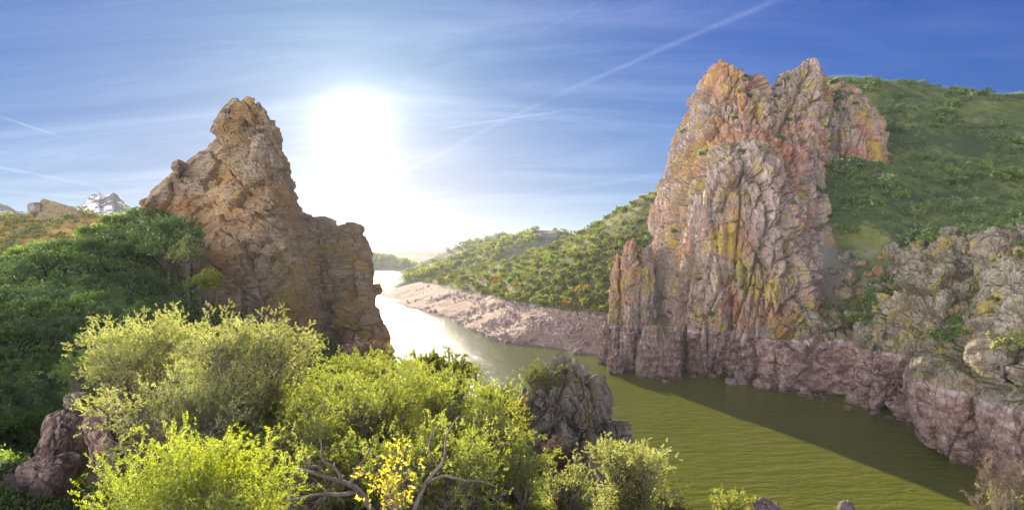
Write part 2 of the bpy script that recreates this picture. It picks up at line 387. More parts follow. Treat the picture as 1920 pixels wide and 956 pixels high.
M_CRAG = rock_mat('left_crag_rock', (.15, .11, .075), (.42, .31, .205), (.62, .50, .37), sc=.8, yellow=.25, orange=.75, moss=.15,
                  strata=(0, R(-24), 0), stretch=(.5, 1, 2.2), ocol=(.50, .28, .09), mcol=(.07, .08, .025),
                  patches=[(P(330,400,160),13,(.42,.23,.08)),(P(445,235,166),8,(.38,.22,.08)),(P(380,480,150),11,(.42,.24,.09)),(P(540,560,150),7,(.33,.28,.10)),(P(610,560,160),10,(.36,.28,.12)),(P(405,590,146),6,(.42,.22,.07))])
M_PEAK = rock_mat('peak_rock', (.17, .12, .10), (.42, .32, .275), (.66, .57, .51), sc=1.0, yellow=.6, orange=1.0, moss=.5, stretch=(1.6, 1.6, .5), mark=True,
                  ocol=(.54, .26, .13), ycol=(.50, .39, .07),
                  patches=[(P(1500,295,262),13,(.42,.17,.12)),(P(1440,240,264),12,(.40,.21,.17)),(P(1300,290,274),18,(.50,.33,.15)),(P(1275,380,270),13,(.48,.34,.17)),(P(1340,190,282),12,(.50,.31,.16)),(P(1620,292,298),8,(.50,.20,.10)),(P(1600,260,299),9,(.42,.26,.24)),
                           (P(1380,378,246),7,(.46,.36,.06)),(P(1560,380,262),6,(.48,.36,.06)),(P(1490,240,272),9,(.36,.19,.15)),(P(1440,470,240),14,(.36,.27,.24)),(P(1400,520,238),9,(.42,.38,.10)),(P(1300,560,250),12,(.34,.23,.22)),(P(1510,600,226),6,(.45,.30,.12))])
M_SHORE = rock_mat('shore_cliff_rock', (.11, .09, .065), (.28, .235, .185), (.52, .47, .39), sc=1.0, yellow=.45, orange=.2, moss=.9, stretch=(1.2, 1.2, .7), mark=True,
                   mcol=(.05, .075, .022))
M_OUT = rock_mat('outcrop_rock', (.14, .11, .088), (.36, .30, .245), (.56, .49, .42), sc=.22, yellow=.5, orange=.15, moss=.8, stretch=(1.4, 1.4, .6), mcol=(.09, .11, .02), ycol=(.34, .28, .06))
M_RED = rock_mat('reddish_boulder_rock', (.17, .11, .095), (.36, .25, .21), (.56, .44, .39), sc=.12, yellow=.1, orange=.1, moss=.2, stretch=(1.4, 1.4, .6))
M_TAN = rock_mat('tan_rock', (.20, .14, .07), (.36, .27, .14), (.48, .38, .22), sc=1.5, moss=0)
M_RUB = rock_mat('rubble_rock', (.22, .155, .14), (.38, .29, .27), (.52, .43, .41), sc=.5, moss=0)

def ground_mat(name, cols, sc, bumpk=.5, stony=None, patch=None, dark=None):
    m, gg, out = new_mat(name)
    p = gg.n('ShaderNodeNewGeometry').outputs['Position']
    n = gg.m('ADD', gg.m('MULTIPLY', gg.noise(p, sc, 9, .68, .5), .7), gg.m('MULTIPLY', gg.noise(p, sc*7, 6, .7), .3))
    col = gg.ramp(n, [(.36, cols[0]), (.5, cols[1]), (.62, cols[2])])
    if stony:
        f = gg.ss(gg.noise(gg.vm('ADD', p, (11., 5., 3.)), sc*1.6, 9, .74, .3), .55, .63)
        col = gg.mix(gg.m('MULTIPLY', f, .9), col, stony)
    if dark:
        f = gg.ss(gg.m('ADD', gg.m('MULTIPLY', gg.noise(gg.vm('ADD', p, (31., 7., 3.)), sc*.9, 9, .72, .6), .8), gg.m('MULTIPLY', gg.noise(p, sc*14, 5, .7), .2)), .49, .56)
        col = gg.mix(gg.m('MULTIPLY', f, .85), col, dark)
    if patch:
        for (ctr, rad, pc) in patch:
            d = gg.vm('DISTANCE', p, tuple(float(q) for q in ctr), 1)
            f = gg.ss(gg.m('ADD', d, gg.m('MULTIPLY', gg.m('SUBTRACT', gg.noise(p, 1.6/rad, 7, .7), .5), rad*2.2)), rad*.8, rad*.5)
            col = gg.mix(gg.m('MULTIPLY', f, .8), col, pc)
    h = gg.noise(p, sc*9, 8, .7)
    principled(gg, out, col, .95, gg.bump(h, bumpk, .25/sc*.12), .1)
    return m
M_NEAR = ground_mat('scrub_ground', ((.05, .065, .025), (.09, .105, .04), (.16, .14, .08)), .25, stony=(.20, .17, .15))
M_HILL = ground_mat('grassy_hillside', ((.07, .095, .035), (.13, .16, .05), (.23, .235, .085)), .030, stony=(.20, .19, .16), dark=(.040, .072, .038),
                    patch=[(P(1560,470,250), 26, (.20,.185,.165)), (P(1640,540,240), 20, (.20,.185,.165)), (P(1500,420,268), 18, (.20,.185,.165)), (P(1560,350,300), 14, (.17,.16,.15)), (P(1640,500,245), 9, (.34,.15,.13)), (P(1560,440,262), 8, (.30,.20,.09)), (P(1610,540,235), 8, (.36,.17,.15)), (P(1580,505,245), 7, (.33,.19,.09)), (P(1690,520,235), 7, (.30,.16,.15)),
                           (P(1660,330,320), 16, (.09,.19,.035)), (P(1720,380,300), 18, (.08,.16,.035))])
M_OAK = ground_mat('wooded_hillside', ((.05, .055, .022), (.10, .105, .045), (.20, .18, .10)), .05, stony=(.26, .24, .21))
M_FAR = ground_mat('distant_hillside', ((.07, .08, .045), (.14, .145, .085), (.25, .23, .15)), .018)
M_GOLD = ground_mat('golden_hillside', ((.09, .10, .025), (.34, .25, .06), (.55, .34, .10)), .035)
# ---- beach: scoured bank, pink grey gravel
mb, gg, out = new_mat('hill_with_scoured_bank')
p = gg.n('ShaderNodeNewGeometry').outputs['Position']
sx = gg.n('ShaderNodeSeparateXYZ'); gg.put(sx.inputs[0], p); z = sx.outputs[2]
n = gg.m('ADD', gg.m('MULTIPLY', gg.noise(p, .05, 9, .68, .5), .7), gg.m('MULTIPLY', gg.noise(p, .35, 6, .7), .3))
hill = gg.ramp(n, [(.36, (.05, .055, .02)), (.5, (.10, .11, .042)), (.62, (.21, .19, .11))])
hill = gg.mix(gg.m('MULTIPLY', gg.ss(gg.noise(gg.vm('ADD', p, (11., 5., 3.)), .022, 8, .7), .60, .66), .8), hill, (.27, .25, .23))
n4 = gg.noise(gg.mapping(p, scale=(.35, .35, 2.4)), .22, 8, .72, .5)
bch = gg.ramp(gg.m('ADD', gg.m('MULTIPLY', n4, .6), gg.m('MULTIPLY', gg.noise(p, 1.1, 7, .8), .4)), [(.36, (.26, .18, .135)), (.5, (.44, .32, .24)), (.64, (.62, .50, .41))])
bch = gg.mix(gg.ss(gg.noise(p, .6, 8, .8), .60, .66, 0, .6), bch, (.66, .58, .55))
zz = gg.m('ADD', z, gg.m('MULTIPLY', gg.m('SUBTRACT', gg.noise(p, .06, 5, .6), .5), 5.0))
bch = gg.mix(gg.m('MULTIPLY', gg.ss(z, -48.9, -49.6), .6), bch, (.10, .075, .055))
col = gg.mix(gg.ss(zz, -34.2, -35.4), hill, bch)
principled(gg, out, col, .95, gg.bump(gg.m('ADD', gg.noise(p, .5, 9, .75), gg.m('MULTIPLY', gg.voro(p, .8), .3)), .8, 1.6), .1)
M_BEACH = mb
# ---- snow mountain
ms, gg, out = new_mat('snow_and_rock')
p = gg.n('ShaderNodeNewGeometry').outputs['Position']
q = gg.mapping(p, rot=(0, R(8), 0), scale=(.5, .5, 2.6))
f = gg.ss(gg.m('ADD', gg.noise(q, .045, 10, .75, .6), gg.m('MULTIPLY', gg.noise(p, .012, 4), .25)), .565, .60)
col = gg.mix(f, (.86, .87, .90), gg.ramp(gg.noise(p, .05, 6), [(.3, (.025, .025, .03)), (.7, (.09, .085, .085))]))
principled(gg, out, col, .8, None, .1)
M_SNOW = ms
# ---- water
mw, gg, out = new_mat('river_water')
p = gg.n('ShaderNodeNewGeometry').outputs['Position']
q = gg.mapping(p, rot=(0, 0, R(-22)), scale=(.40, 1.0, 1))
h1 = gg.noise(q, .38, 5, .6, .4); h2 = gg.noise(gg.mapping(p, rot=(0, 0, R(25)), scale=(.6, 1, 1)), 1.5, 4, .6, .3); h3 = gg.noise(p, .06, 3, .5)
h = gg.m('ADD', gg.m('MULTIPLY', h1, 1.0), gg.m('MULTIPLY', h2, .35))
b = gg.n('ShaderNodeBsdfPrincipled')
gg.put(b.inputs['Base Color'], gg.mix(h3, (.128, .152, .012), (.185, .205, .024)))
b.inputs['Roughness'].default_value = .13; b.inputs['IOR'].default_value = 1.33; b.inputs['Specular IOR Level'].default_value = .5
gg.put(b.inputs['Normal'], gg.bump(h, .9, 1.1))
gg.t.links.new(b.outputs[0], out.inputs[0])
M_WATER = mw

def leaf_mat(name, c0, c1, transl=.5, tcol=None, gloss=.15):
    m, gg, out = new_mat(name)
    at = gg.n('ShaderNodeAttribute'); at.attribute_name = 'tint'
    oi = gg.n('ShaderNodeObjectInfo')
    f = gg.m('ADD', gg.m('MULTIPLY', at.outputs['Fac'], .75), gg.m('MULTIPLY', oi.outputs['Random'], .25))
    col = gg.mix(f, c0, c1)
    d = gg.n('ShaderNodeBsdfDiffuse'); gg.put(d.inputs[0], col)
    t = gg.n('ShaderNodeBsdfTranslucent'); gg.put(t.inputs[0], gg.mix(1.0, col, tcol or (1.9, 1.8, .9), 'MULTIPLY'))
    mx = gg.n('ShaderNodeMixShader'); mx.inputs[0].default_value = transl; gg.t.links.new(d.outputs[0], mx.inputs[1]); gg.t.links.new(t.outputs[0], mx.inputs[2])
    gl = gg.n('ShaderNodeBsdfGlossy'); gl.inputs['Roughness'].default_value = .45; gg.put(gl.inputs[0], (.9, .95, .85))
    m2 = gg.n('ShaderNodeMixShader'); m2.inputs[0].default_value = gloss*.4
    gg.t.links.new(mx.outputs[0], m2.inputs[1]); gg.t.links.new(gl.outputs[0], m2.inputs[2]); gg.t.links.new(m2.outputs[0], out.inputs[0])
    return m
L_SAGE = leaf_mat('sage_leaves', (.17, .19, .055), (.46, .49, .17), .55, (1.7, 1.65, .95), .3)
L_OLIVE = leaf_mat('olive_leaves', (.13, .165, .03), (.37, .41, .075), .6, (1.8, 1.78, .8), .2)
L_LIME = leaf_mat('lime_leaves', (.17, .215, .025), (.33, .39, .045), .6, (2.0, 1.9, .6), .2)
L_DARK = leaf_mat('dark_oak_leaves', (.085, .14, .055), (.24, .33, .11), .45, (1.7, 1.8, .8), .2)
L_GREEN = leaf_mat('mid_green_leaves', (.085, .155, .038), (.25, .35, .07), .5, (1.8, 1.8, .8), .2)
L_OAK = leaf_mat('hill_oak_leaves', (.06, .085, .016), (.24, .265, .04), .42, (1.8, 1.8, .7), .1)
L_OCHRE = leaf_mat('autumn_leaves', (.24, .16, .02), (.40, .27, .035), .45, (1.6, 1.4, .7), .1)
L_BROWN = leaf_mat('dry_brown_twigs', (.10, .07, .05), (.22, .16, .11), .3, (1.3, 1.2, 1.0), .1)
L_YEL = leaf_mat('yellow_leaves', (.38, .36, .02), (.55, .5, .04), .55, (1.5, 1.4, .6), .2)
mbk, gg, out = new_mat('bark')
p = gg.n('ShaderNodeTexCoord').outputs['Object']
principled(gg, out, gg.ramp(gg.noise(gg.mapping(p, scale=(3, 3, .8)), 3, 6, .7), [(.3, (.12, .095, .08)), (.7, (.38, .31, .25))]), .9, gg.bump(gg.noise(p, 14, 6), .5, .05), .1)
M_BARK = mbk

# ------------------------------------------------------------------ setting: water and terrain
X0 = 12000  # half width of the water sheet
me = mesh_np('water', [(-X0, 20, WZ), (X0, 20, WZ), (X0, 12000, WZ), (-X0, 12000, WZ)], [(0, 1, 2, 3)], M_WATER)
link('water', me, kind='structure')
# land closing the horizon behind the far reservoir
hz = ridge_fn([(-2500,474,7000),(300,473,7000),(700,474,7000),(860,471,7000),(1200,474,7000),(4500,470,7000)], .06, .06, 12, 400, 3)
terrain('horizon_hills', hz, -1.6, 1.6, 6600, 7700, 160, 24, M_FAR)

def detail(x, y, amp, sc, seed, o=5):
    return amp*fbm(np.stack([x.ravel(), y.ravel(), np.zeros(x.size)], 1)/sc, o, seed).reshape(x.shape)
_A = tps([P(-250,600,80), P(0,512,90), P(80,482,104), P(150,462,120), P(100,478,130), P(50,492,126), P(150,460,142), P(200,440,140), P(248,420,148), P(275,402,155), (-90,185,4), P(400,565,150), P(550,650,155), P(700,705,160), (-20,190,-54), (-45,260,-58), (-100,250,-45), (-131,150,-12), (-125,175,-8),
          (-100,210,-15), (-150,80,-18), (-190,150,-30), (-110,110,-12),(-125,130,-12), (0,4,-4.5), (-9,9,-6.2), (0,16,-9), (0,25,-12.5), (9,28,-14.5), (25,30,-24), (16,50,-27), (0,48,-19), (5,60,-21), (0,80,-36), (20,90,-52), (0,120,-57),
          (-20,80,-26), (-40,120,-32), (-25,140,-40), (40,60,-54), (40,30,-34), (22,12,-12), (12,14,-8.2), (7,17,-9.3), (60,15,-40), (60,45,-56), (-30,45,-12), (-20,28,-10), P(0,600,55), P(200,600,60), P(0,750,30), P(100,880,20),
          (-60,30,0), (-30,10,-4), (90,30,-58), (0,200,-62), (-60,330,-65), (-130,330,-55), (-60,110,-14), (-15,22,-9.5)], 0.0005)
def hA(x, y): return _A(x, y)+detail(x, y, .8, 9, 11)*np.clip(y/60, .3, 1.5)
terrain('near_hillside', hA, -1.45, 1.3, 2.5, 330, 420, 420, M_NEAR, floor=-60)

_B = tps([(-135,671,-50),(-103,567,-50),(-45,451,-50),(-20,374,-50),(0,335,-50),(20,311,-50),(45,289,-50),(95,262,-50),
          (-175,640,-58),(-140,540,-60),(-80,430,-60),(-48,360,-60),(-24,318,-60),(5,288,-60),(40,265,-60),(90,235,-60),(-20,250,-75),
          (-111,720,-37),(-70,600,-37),(-27,500,-36),(14.5,400,-34.5),(50,352,-33.5),(85,325,-33),
          P(1000,520,480), P(1130,500,430), P(1200,450,450), P(900,520,600), P(850,520,700), P(1060,470,560),
          P(1235,360,520), P(1130,420,600), P(1050,460,670), P(960,492,740), P(880,510,790), P(810,525,780), P(1330,330,520), P(760,535,760),
          (200,650,50), (130,760,18), (50,860,-12), (-80,950,-40), (-150,800,-48), (-190,900,-60), (300,520,90)], .0005, 200)
def hB(x, y): return _B(x, y)+detail(x, y, 2.2, 38, 21)+detail(x, y, .5, 6, 22)
terrain('wooded_hillside', hB, -.30, .55, 235, 1000, 420, 420, M_BEACH, floor=-64)

_C = tps([P(1500,170,400), P(1560,165,390), P(1640,158,400), P(1720,160,420), P(1800,172,430), P(1920,183,430), P(2050,200,430), P(2300,230,430),
          (300,560,90), (170,500,100), (450,540,80), P(1680,330,320), P(1800,300,330), P(1920,330,300), P(1600,318,296), P(1660,318,302), P(1545,350,281), P(1500,400,262), P(2050,330,300),
          P(1560,420,272), P(1650,430,262), P(1750,425,265), P(1850,425,250), P(1920,420,240), P(2080,420,230),
          P(1500,560,258), P(1600,530,255), P(1700,480,250), P(1800,460,235), P(1950,470,195), P(1400,330,360), P(1380,560,290), P(1600,640,210), P(1800,640,180), P(2000,640,150), P(2200,500,180)], .0005, 200)
_shu = [1000,1216,1380,1445,1503,1565,1625,1688,1738,1765,1820,1862,1905,1950,2020,2300]
_shy = [270,257,243,230,210,198,190,183,172,157,148,141,132,124,114,100]
def hC(x, y):
    u = CX+x/y*F; lim = -50+(y-np.interp(u, _shu, _shy)-12)*1.0
    lim = lim+.9*np.maximum(0, y-np.interp(u, _shu, _shy)-50)
    z = _C(x, y); k = 6.0; zz = np.minimum(z, lim)-k*np.log1p(np.exp(-np.abs(z-lim)/k))*.5
    return zz+detail(x, y, 2.5, 30, 31)+detail(x, y, .7, 6, 32)
terrain('green_hillside', hC, .36, 1.25, 130, 520, 380, 380, M_HILL, floor=-60)

h2 = ridge_fn([(690,560,900),(770,520,930),(800,505,960),(850,482,1000),(900,466,1020),(950,448,1040),(1000,431,1060),(1045,431,1060),(1100,445,1060),(1200,455,1060),(1400,440,1060)], .22, .3, 5, 70, 41)
terrain('middle_hill', h2, -.26, .42, 780, 1300, 240, 120, M_FAR, floor=-64)
h3 = ridge_fn([(680,560,1100),(735,528,1150),(790,492,1250),(860,459,1320),(910,442,1350),(935,440,1350),(975,446,1360),(1100,460,1360)], .20, .3, 6, 80, 43)
terrain('far_hill', h3, -.28, .2, 950, 1650, 220, 100, M_FAR, floor=-64)
h4 = ridge_fn([(400,480,2100),(600,477,2100),(690,476,2100),(725,479,2100),(760,489,2000),(785,500,1950),(800,510,1900)], .22, .2, 9, 120, 45)
terrain('distant_wooded_hill', h4, -.55, -.12, 1700, 2600, 160, 60, M_FAR, floor=-64)
h5 = ridge_fn([(500,478,3600),(690,476,3600),(750,471,3600),(830,469,3600),(900,474,3600),(1000,477,3600)], .12, .2, 9, 200, 47)
terrain('distant_hills', h5, -.45, .1, 2900, 4400, 160, 60, M_FAR, floor=-64)

h6 = ridge_fn([(-500,380,430),(-100,402,430),(0,402,420),(60,398,420),(150,396,415),(205,410,400),(260,432,390),(330,470,380),(420,520,380)], .42, .25, 3, 30, 51)
terrain('golden_hillside', h6, -1.3, -.48, 180, 640, 240, 160, M_GOLD, floor=-60)
h7 = ridge_fn([(135,420,1500),(150,388,1500),(170,368,1500),(186,359,1500),(193,366,1500),(200,362,1500),(213,359,1500),(225,370,1500),(248,394,1500),(275,425,1500),(330,470,1500)], .8, .7, 13, 40, 53)
terrain('snowy_mountain', h7, -.78, -.56, 1330, 1700, 160, 140, M_SNOW)
h8 = ridge_fn([(-400,340,1500),(-60,365,1500),(-10,377,1500),(15,382,1500),(30,392,1500),(60,402,1500),(110,400,1500),(160,394,1500),(200,420,1500)], .6, .7, 14, 45, 55)
terrain('snowy_ridge', h8, -1.3, -.68, 1330, 1650, 200, 100, M_SNOW)

# ------------------------------------------------------------------ crags
def Wt(u, Y, z=WZ-2): return (u, CY-z*F/Y, Y)
def disp_left(p):
    a, b1 = columns(p, 12, 16, (R(10), R(-38), R(10)), 3, 1.0, .9, 1.7, 1.3, .8, .08, .8, .022)
    b, b2 = columns(p, 4.0, 8, (0, R(66), R(8)), 7, .75, .55, .9, .7, .5, .10, .8, .03)
    c, b3 = columns(p, 1.5, 3.2, (R(5), R(62), 0), 11, .17, .16, .2, .25, .15, .15, .8, .07)
    return a*.95+b*.8+c*.95+fbm(p/10, 6, 5)*.5+fbm(p/.9, 3, 8)*.12, b1*.3+b2*.4+b3*.3
ridge = [(262,396,160),(290,362,163),(322,326,165),(362,296,168),(397,266,168),(411,230,168),(432,186,170),(455,183,170),(484,198,170),(512,236,171),(534,290,172),(545,350,174),(565,398,178),(585,410,182),(606,414,184),(632,424,184),(668,424,184),(686,458,186),(692,510,190)]
bottom = [(300,600,148),(335,620,147),(365,640,146),(400,655,145),(430,665,145),(455,675,145),(480,685,145),(500,692,145),(520,700,146),(545,706,148),(570,712,151),(592,718,156),(612,722,162),(635,726,164),(655,728,164),(680,728,163),(702,722,163),(722,708,165),(735,690,172)]
rows = []
for f_, bul in ((0, 0), (.10, 2.5), (.25, 5), (.45, 6.5), (.62, 6), (.8, 4.0), (1, 0)):
    r = []
    for i, (a, b) in enumerate(zip(ridge, bottom)):
        k = f_
        r.append((a[0]*(1-k)+b[0]*k+(0 if i < 10 else -0)*k, a[1]*(1-k)+b[1]*k, a[2]*(1-k)+b[2]*k-bul*.5+(3.0 if i in (12, 13) and .2 < f_ < .9 else 0)))
    rows.append(r)
crag('rock_crag', rows, 42, .42, disp_left, M_CRAG, 'tall tapering brown rock crag standing against the sun glare left of the river', 'crag', key='left')

def disp_peak(p):
    a, b1 = columns(p, 15, 34, (R(6), R(7), 0), 23, 2.8, 1.4, 2.2, 3.6, 1.2, .14, .9, .06)
    b, b2 = columns(p, 5.0, 11, (R(5), R(8), R(8)), 27, 1.4, .85, 1.4, 2.7, 1.0, .14, .9, .08)
    c, b3 = columns(p, 1.9, 3.6, (R(5), R(8), R(20)), 31, .38, .42, .5, .6, .4, .14, .9, .09)
    return a+b+c+fbm(p/18, 6, 25)*1.6+fbm(p/1.4, 3, 28)*.16, b1*.25+b2*.4+b3*.35
pk = [
 [(1341,128,322),(1356,110,303),(1385,121,298),(1422,138,300),(1446,186,308),(1464,146,304),(1484,132,304),(1511,116,305),(1533,128,308),(1547,175,322)],
 [(1306,182,322),(1336,172,296),(1378,180,286),(1420,186,288),(1450,200,293),(1474,182,294),(1500,180,293),(1522,176,296),(1540,190,303),(1549,200,324)],
 [(1282,246,314),(1312,240,287),(1364,242,275),(1415,242,275),(1450,244,277),(1478,238,279),(1504,238,280),(1526,242,283),(1540,248,295),(1547,252,322)],
 [(1255,320,306),(1290,312,276),(1340,300,252),(1398,296,247),(1446,302,250),(1480,308,256),(1508,314,262),(1528,316,270),(1540,312,288),(1546,310,318)],
 [(1237,392,298),(1268,382,268),(1322,374,244),(1385,366,238),(1438,366,240),(1480,370,245),(1512,374,252),(1532,370,262),(1546,362,284),(1556,356,312)],
 [(1231,462,292),(1260,456,265),(1312,450,246),(1375,448,238),(1428,450,236),(1474,454,238),(1512,452,245),(1540,446,256),(1560,436,280),(1576,428,306)],
 [(1226,532,286),(1257,530,261),(1310,530,246),(1372,530,238),(1426,532,233),(1474,540,231),(1514,542,237),(1546,538,248),(1572,526,282),(1592,512,310)],
 [(1220,610,280),(1254,612,255),(1308,612,247),(1368,616,241),(1424,624,233),(1472,635,227),(1514,638,228),(1552,632,236),(1584,615,258),(1610,600,284)],
 [Wt(1216,270),Wt(1254,249),Wt(1305,247),Wt(1366,243),Wt(1422,234),Wt(1470,221),Wt(1514,217),Wt(1556,222),Wt(1590,246),Wt(1622,270)]]
crag('rock_peak', pk, 60, .55, disp_peak, M_PEAK, 'towering jagged grey and orange rock peak rising straight from the river', 'rock peak', key='peak')

def pillars(specs, name, label, key):
    """narrow rock columns standing at the foot of the peak, one thing each"""
    for i, (uc, wt_, vt, Y, lean, sd_) in enumerate(specs):
        vb = CY-(WZ-1)*F/Y
        rws = []
        for f_ in (0, .06, .3, .6, .85, 1):
            vv = vt*(1-f_)+vb*f_; ww = wt_*(.55+.45*min(1, f_*6))*(1+.18*f_); cc = uc+lean*(1-f_)
            rws.append([(cc-ww/2, vv+ (4 if f_ == 0 else 0), Y+1.5), (cc-ww/4, vv, Y-1), (cc, vv-(3 if f_ == 0 else 0), Y-2), (cc+ww/4, vv, Y-1), (cc+ww/2, vv+(6 if f_ == 0 else 0), Y+1.5)])
        def dp(p, s_=sd_):
            b, b2 = columns(p, 3.6, 7, (R(4), R(5), 0), s_, .8, .5, .8, 1.1, .6, .14, .9, .07)
            c, b3 = columns(p, 1.4, 2.8, (R(4), R(5), R(20)), s_+4, .28, .3, .35, .4, .3, .14, .9, .09)
            return b+c+fbm(p/5, 5, s_)*.5, b2*.5+b3*.5
        crag(name, rws, 14, .42, dp, M_PEAK, label[i], 'rock pillar', group='rock pillars at the foot of the peak', key=key+str(i), sidein=wt_*.2)
pillars([(1180, 30, 455, 262, 3, 61), (1153, 22, 478, 266, 5, 62), (1211, 26, 462, 262, 2, 68), (1134, 22, 606, 268, 1, 63), (1182, 34, 628, 252, 4, 64), (1153, 24, 668, 247, 2, 65), (1226, 50, 612, 238, -3, 66), (1262, 34, 622, 238, -2, 67)],
        'rock_pillar', ['tall lichened rock pillar with the highest top, left of the dark cleft', 'yellow lichened rock pillar on the outer edge of the peak beside the scree bank',
                        'tall narrow pillar standing between the dark cleft and the main face', 'pink rock stub where the scree bank meets the peak',
                        'pink pointed rock slab standing in front of the tall lichened pillars', 'smallest pink rock fin rising from the water at the corner of the peak',
                        'broad pink fluted buttress reaching furthest into the river', 'narrow pink column beside the broad fluted buttress'], 'pil')

def disp_shore(p):
    a, b1 = columns(p, 14, 16, (R(10), R(20), R(15)), 43, 2.8, 1.6, 2.4, 2.2, 1.0, .2, .9, .07)
    b, b2 = columns(p, 5.2, 7, (R(10), R(22), 0), 47, 1.3, .9, 1.3, 1.5, .7, .18, .9, .08)
    c, b3 = columns(p, 1.8, 2.6, (R(6), R(18), R(20)), 51, .38, .4, .5, .5, .35, .15, .9, .1)
    k = 1+.9*np.clip((-29-p[:, 2])/6, 0, 1)
    return a*k+b+c+fbm(p/14, 6, 45)*2.4*k+fbm(p/1.4, 3, 48)*.16, b1*.25+b2*.4+b3*.35
sh = [
 [(1462,590,246),(1520,592,236),(1580,590,232),(1630,572,230),(1685,520,232),(1735,470,230),(1780,432,222),(1830,450,212),(1870,462,200),(1900,455,182),(1940,435,165),(2010,430,150)],
 [(1458,610,240),(1515,606,233),(1580,604,228),(1625,592,226),(1682,556,226),(1735,505,222),(1785,490,212),(1830,500,200),(1872,505,184),(1905,505,166),(1945,500,150),(2015,500,140)],
 [(1450,632,234),(1510,632,224),(1575,625,220),(1630,610,216),(1680,590,212),(1735,580,204),(1785,570,194),(1832,575,180),(1875,580,162),(1910,585,148),(1950,590,138),(2020,600,128)],
 [(1447,645,231),(1505,655,217),(1570,652,206),(1630,662,196),(1685,680,186),(1738,684,176),(1780,672,166),(1825,680,154),(1868,700,144),(1905,710,136),(1945,715,130),(2020,730,122)],
 [Wt(1445,230),Wt(1503,210),Wt(1565,198),Wt(1625,190),Wt(1688,183),Wt(1738,172),Wt(1765,157),Wt(1820,148),Wt(1862,141),Wt(1905,132),Wt(1950,124),Wt(2020,114)]]
jit = [0, -4, 5, -4, 6, -3, 3, -4, 4, 0, -3, 0]
sh = [[(a[0], a[1]+(0 if k < 4 else a[1]*0), a[2]+jit[i]*min(1, k/2)*.9) for i, a in enumerate(r)] for k, r in enumerate(sh)]
sh[-1] = [Wt(a[0], a[2]) for a in sh[-1]]
crag('shore_cliff', sh, 30, .42, disp_shore, M_SHORE, 'low rugged cliff with a pink scoured foot running along the near river edge', 'cliff', key='shore')

def disp_out(p):
    a, b1 = columns(p, 2.3, 4.2, (R(5), R(-7), 0), 73, .50, .35, .5, .8, .3, .14, .9, .06)
    b, b2 = columns(p, .85, 1.3, (R(5), R(-9), R(10)), 77, .2, .16, .22, .3, .18, .14, .9, .08)
    c, b3 = columns(p, .33, .5, (0, R(-8), R(20)), 79, .06, .06, .08, .09, .06, .14, .9, .1)
    return a+b+c+fbm(p/2.8, 6, 75)*.25, b1*.3+b2*.4+b3*.3
oc = [
 [(974,746,58),(992,730,57.5),(1016,718,57.5),(1034,690,57.5),(1052,676,57.5),(1074,682,58),(1096,694,58),(1116,698,58.5),(1131,712,59),(1140,738,60)],
 [(974,775,56),(994,760,55),(1018,744,55),(1038,714,56),(1056,704,56.5),(1078,708,57),(1098,716,57),(1118,722,57.5),(1134,738,58),(1143,766,59)],
 [(982,815,55),(1002,805,53.5),(1028,798,53.5),(1050,785,54),(1068,775,55),(1084,772,55.5),(1100,770,55.5),(1118,775,56),(1134,790,57),(1141,820,58)],
 [(990,860,54),(1008,858,52.5),(1032,860,52),(1054,856,52.5),(1070,850,53.5),(1086,845,54),(1102,842,54),(1120,845,55),(1136,850,56),(1141,860,57)],
 [(1000,910,53),(1015,915,51.5),(1036,920,51),(1056,920,51.5),(1072,915,52.5),(1088,910,53),(1104,905,53),(1120,905,54),(1136,905,55),(1142,905,56)]]
crag('rock_outcrop', oc, 9, .09, disp_out, M_OUT, 'dark blocky rock outcrop with mossy top standing above the river below the lookout', 'rock', key='out', sidein=8, down=4)

def mini(name, top, bot, thick, label, cat, bul=5, mat=None, res=.42, dsp=None, key=None, near=1.0):
    rws = []; top = [(a, b, c*near) for a, b, c in top]; bot = [(a, b, c*near) for a, b, c in bot]
    for f_ in (0, .12, .35, .65, 1):
        rws.append([(a[0]*(1-f_)+b[0]*f_, a[1]*(1-f_)+b[1]*f_, a[2]*(1-f_)+b[2]*f_-bul*math.sin(math.pi*min(1, f_*1.2))*.5) for a, b in zip(top, bot)])
    crag(name, rws, thick, res, dsp or disp_shore, mat or M_SHORE, label, cat, key=key, sidein=6, down=6)
def disp_face(p):
    b, b2 = columns(p, 6.0, 12, (R(5), R(6), R(8)), 127, 1.5, .9, 1.4, 2.0, .8, .14, .9, .08)
    c, b3 = columns(p, 2.0, 4, (R(5), R(6), R(20)), 131, .4, .45, .55, .6, .4, .14, .9, .09)
    return b+c+fbm(p/14, 6, 125)*1.8, b2*.5+b3*.5
mini('orange_crag', [(1536,200,330),(1553,180,330),(1570,150,330),(1590,157,329),(1608,170,327),(1626,188,325),(1642,214,324),(1654,250,325),(1664,292,330)],
     [(1530,345,318),(1552,345,314),(1575,345,312),(1595,345,309),(1612,345,307),(1628,345,306),(1642,345,306),(1656,345,308),(1672,345,314)], 26, 'separate orange and white rock face behind the right shoulder of the peak', 'crag', 8, M_PEAK, .5, disp_face, 'face')
mini('rock_crag', [(1652,580,216),(1672,540,215),(1694,500,213),(1718,474,211),(1748,462,209),(1776,430,207),(1800,440,206),(1828,452,204),(1850,476,204)],
     [(1640,668,203),(1664,670,199),(1690,672,194),(1715,674,190),(1745,672,186),(1775,665,183),(1805,660,181),(1835,660,180),(1868,660,180)], 22, 'rugged grey crag with a pale sunlit crest above the pink scoured rock', 'crag', 7, key='m1', near=.955)
mini('rock_crag', [(1448,618,226),(1462,598,225),(1482,584,224),(1502,582,223),(1522,596,222),(1545,618,222)],
     [Wt(1436,222),Wt(1455,218),Wt(1480,214),Wt(1505,212),Wt(1530,212),Wt(1552,212)], 16, 'rounded rock nose with yellow lichen jutting out where the peak meets the low cliff', 'crag', 5)
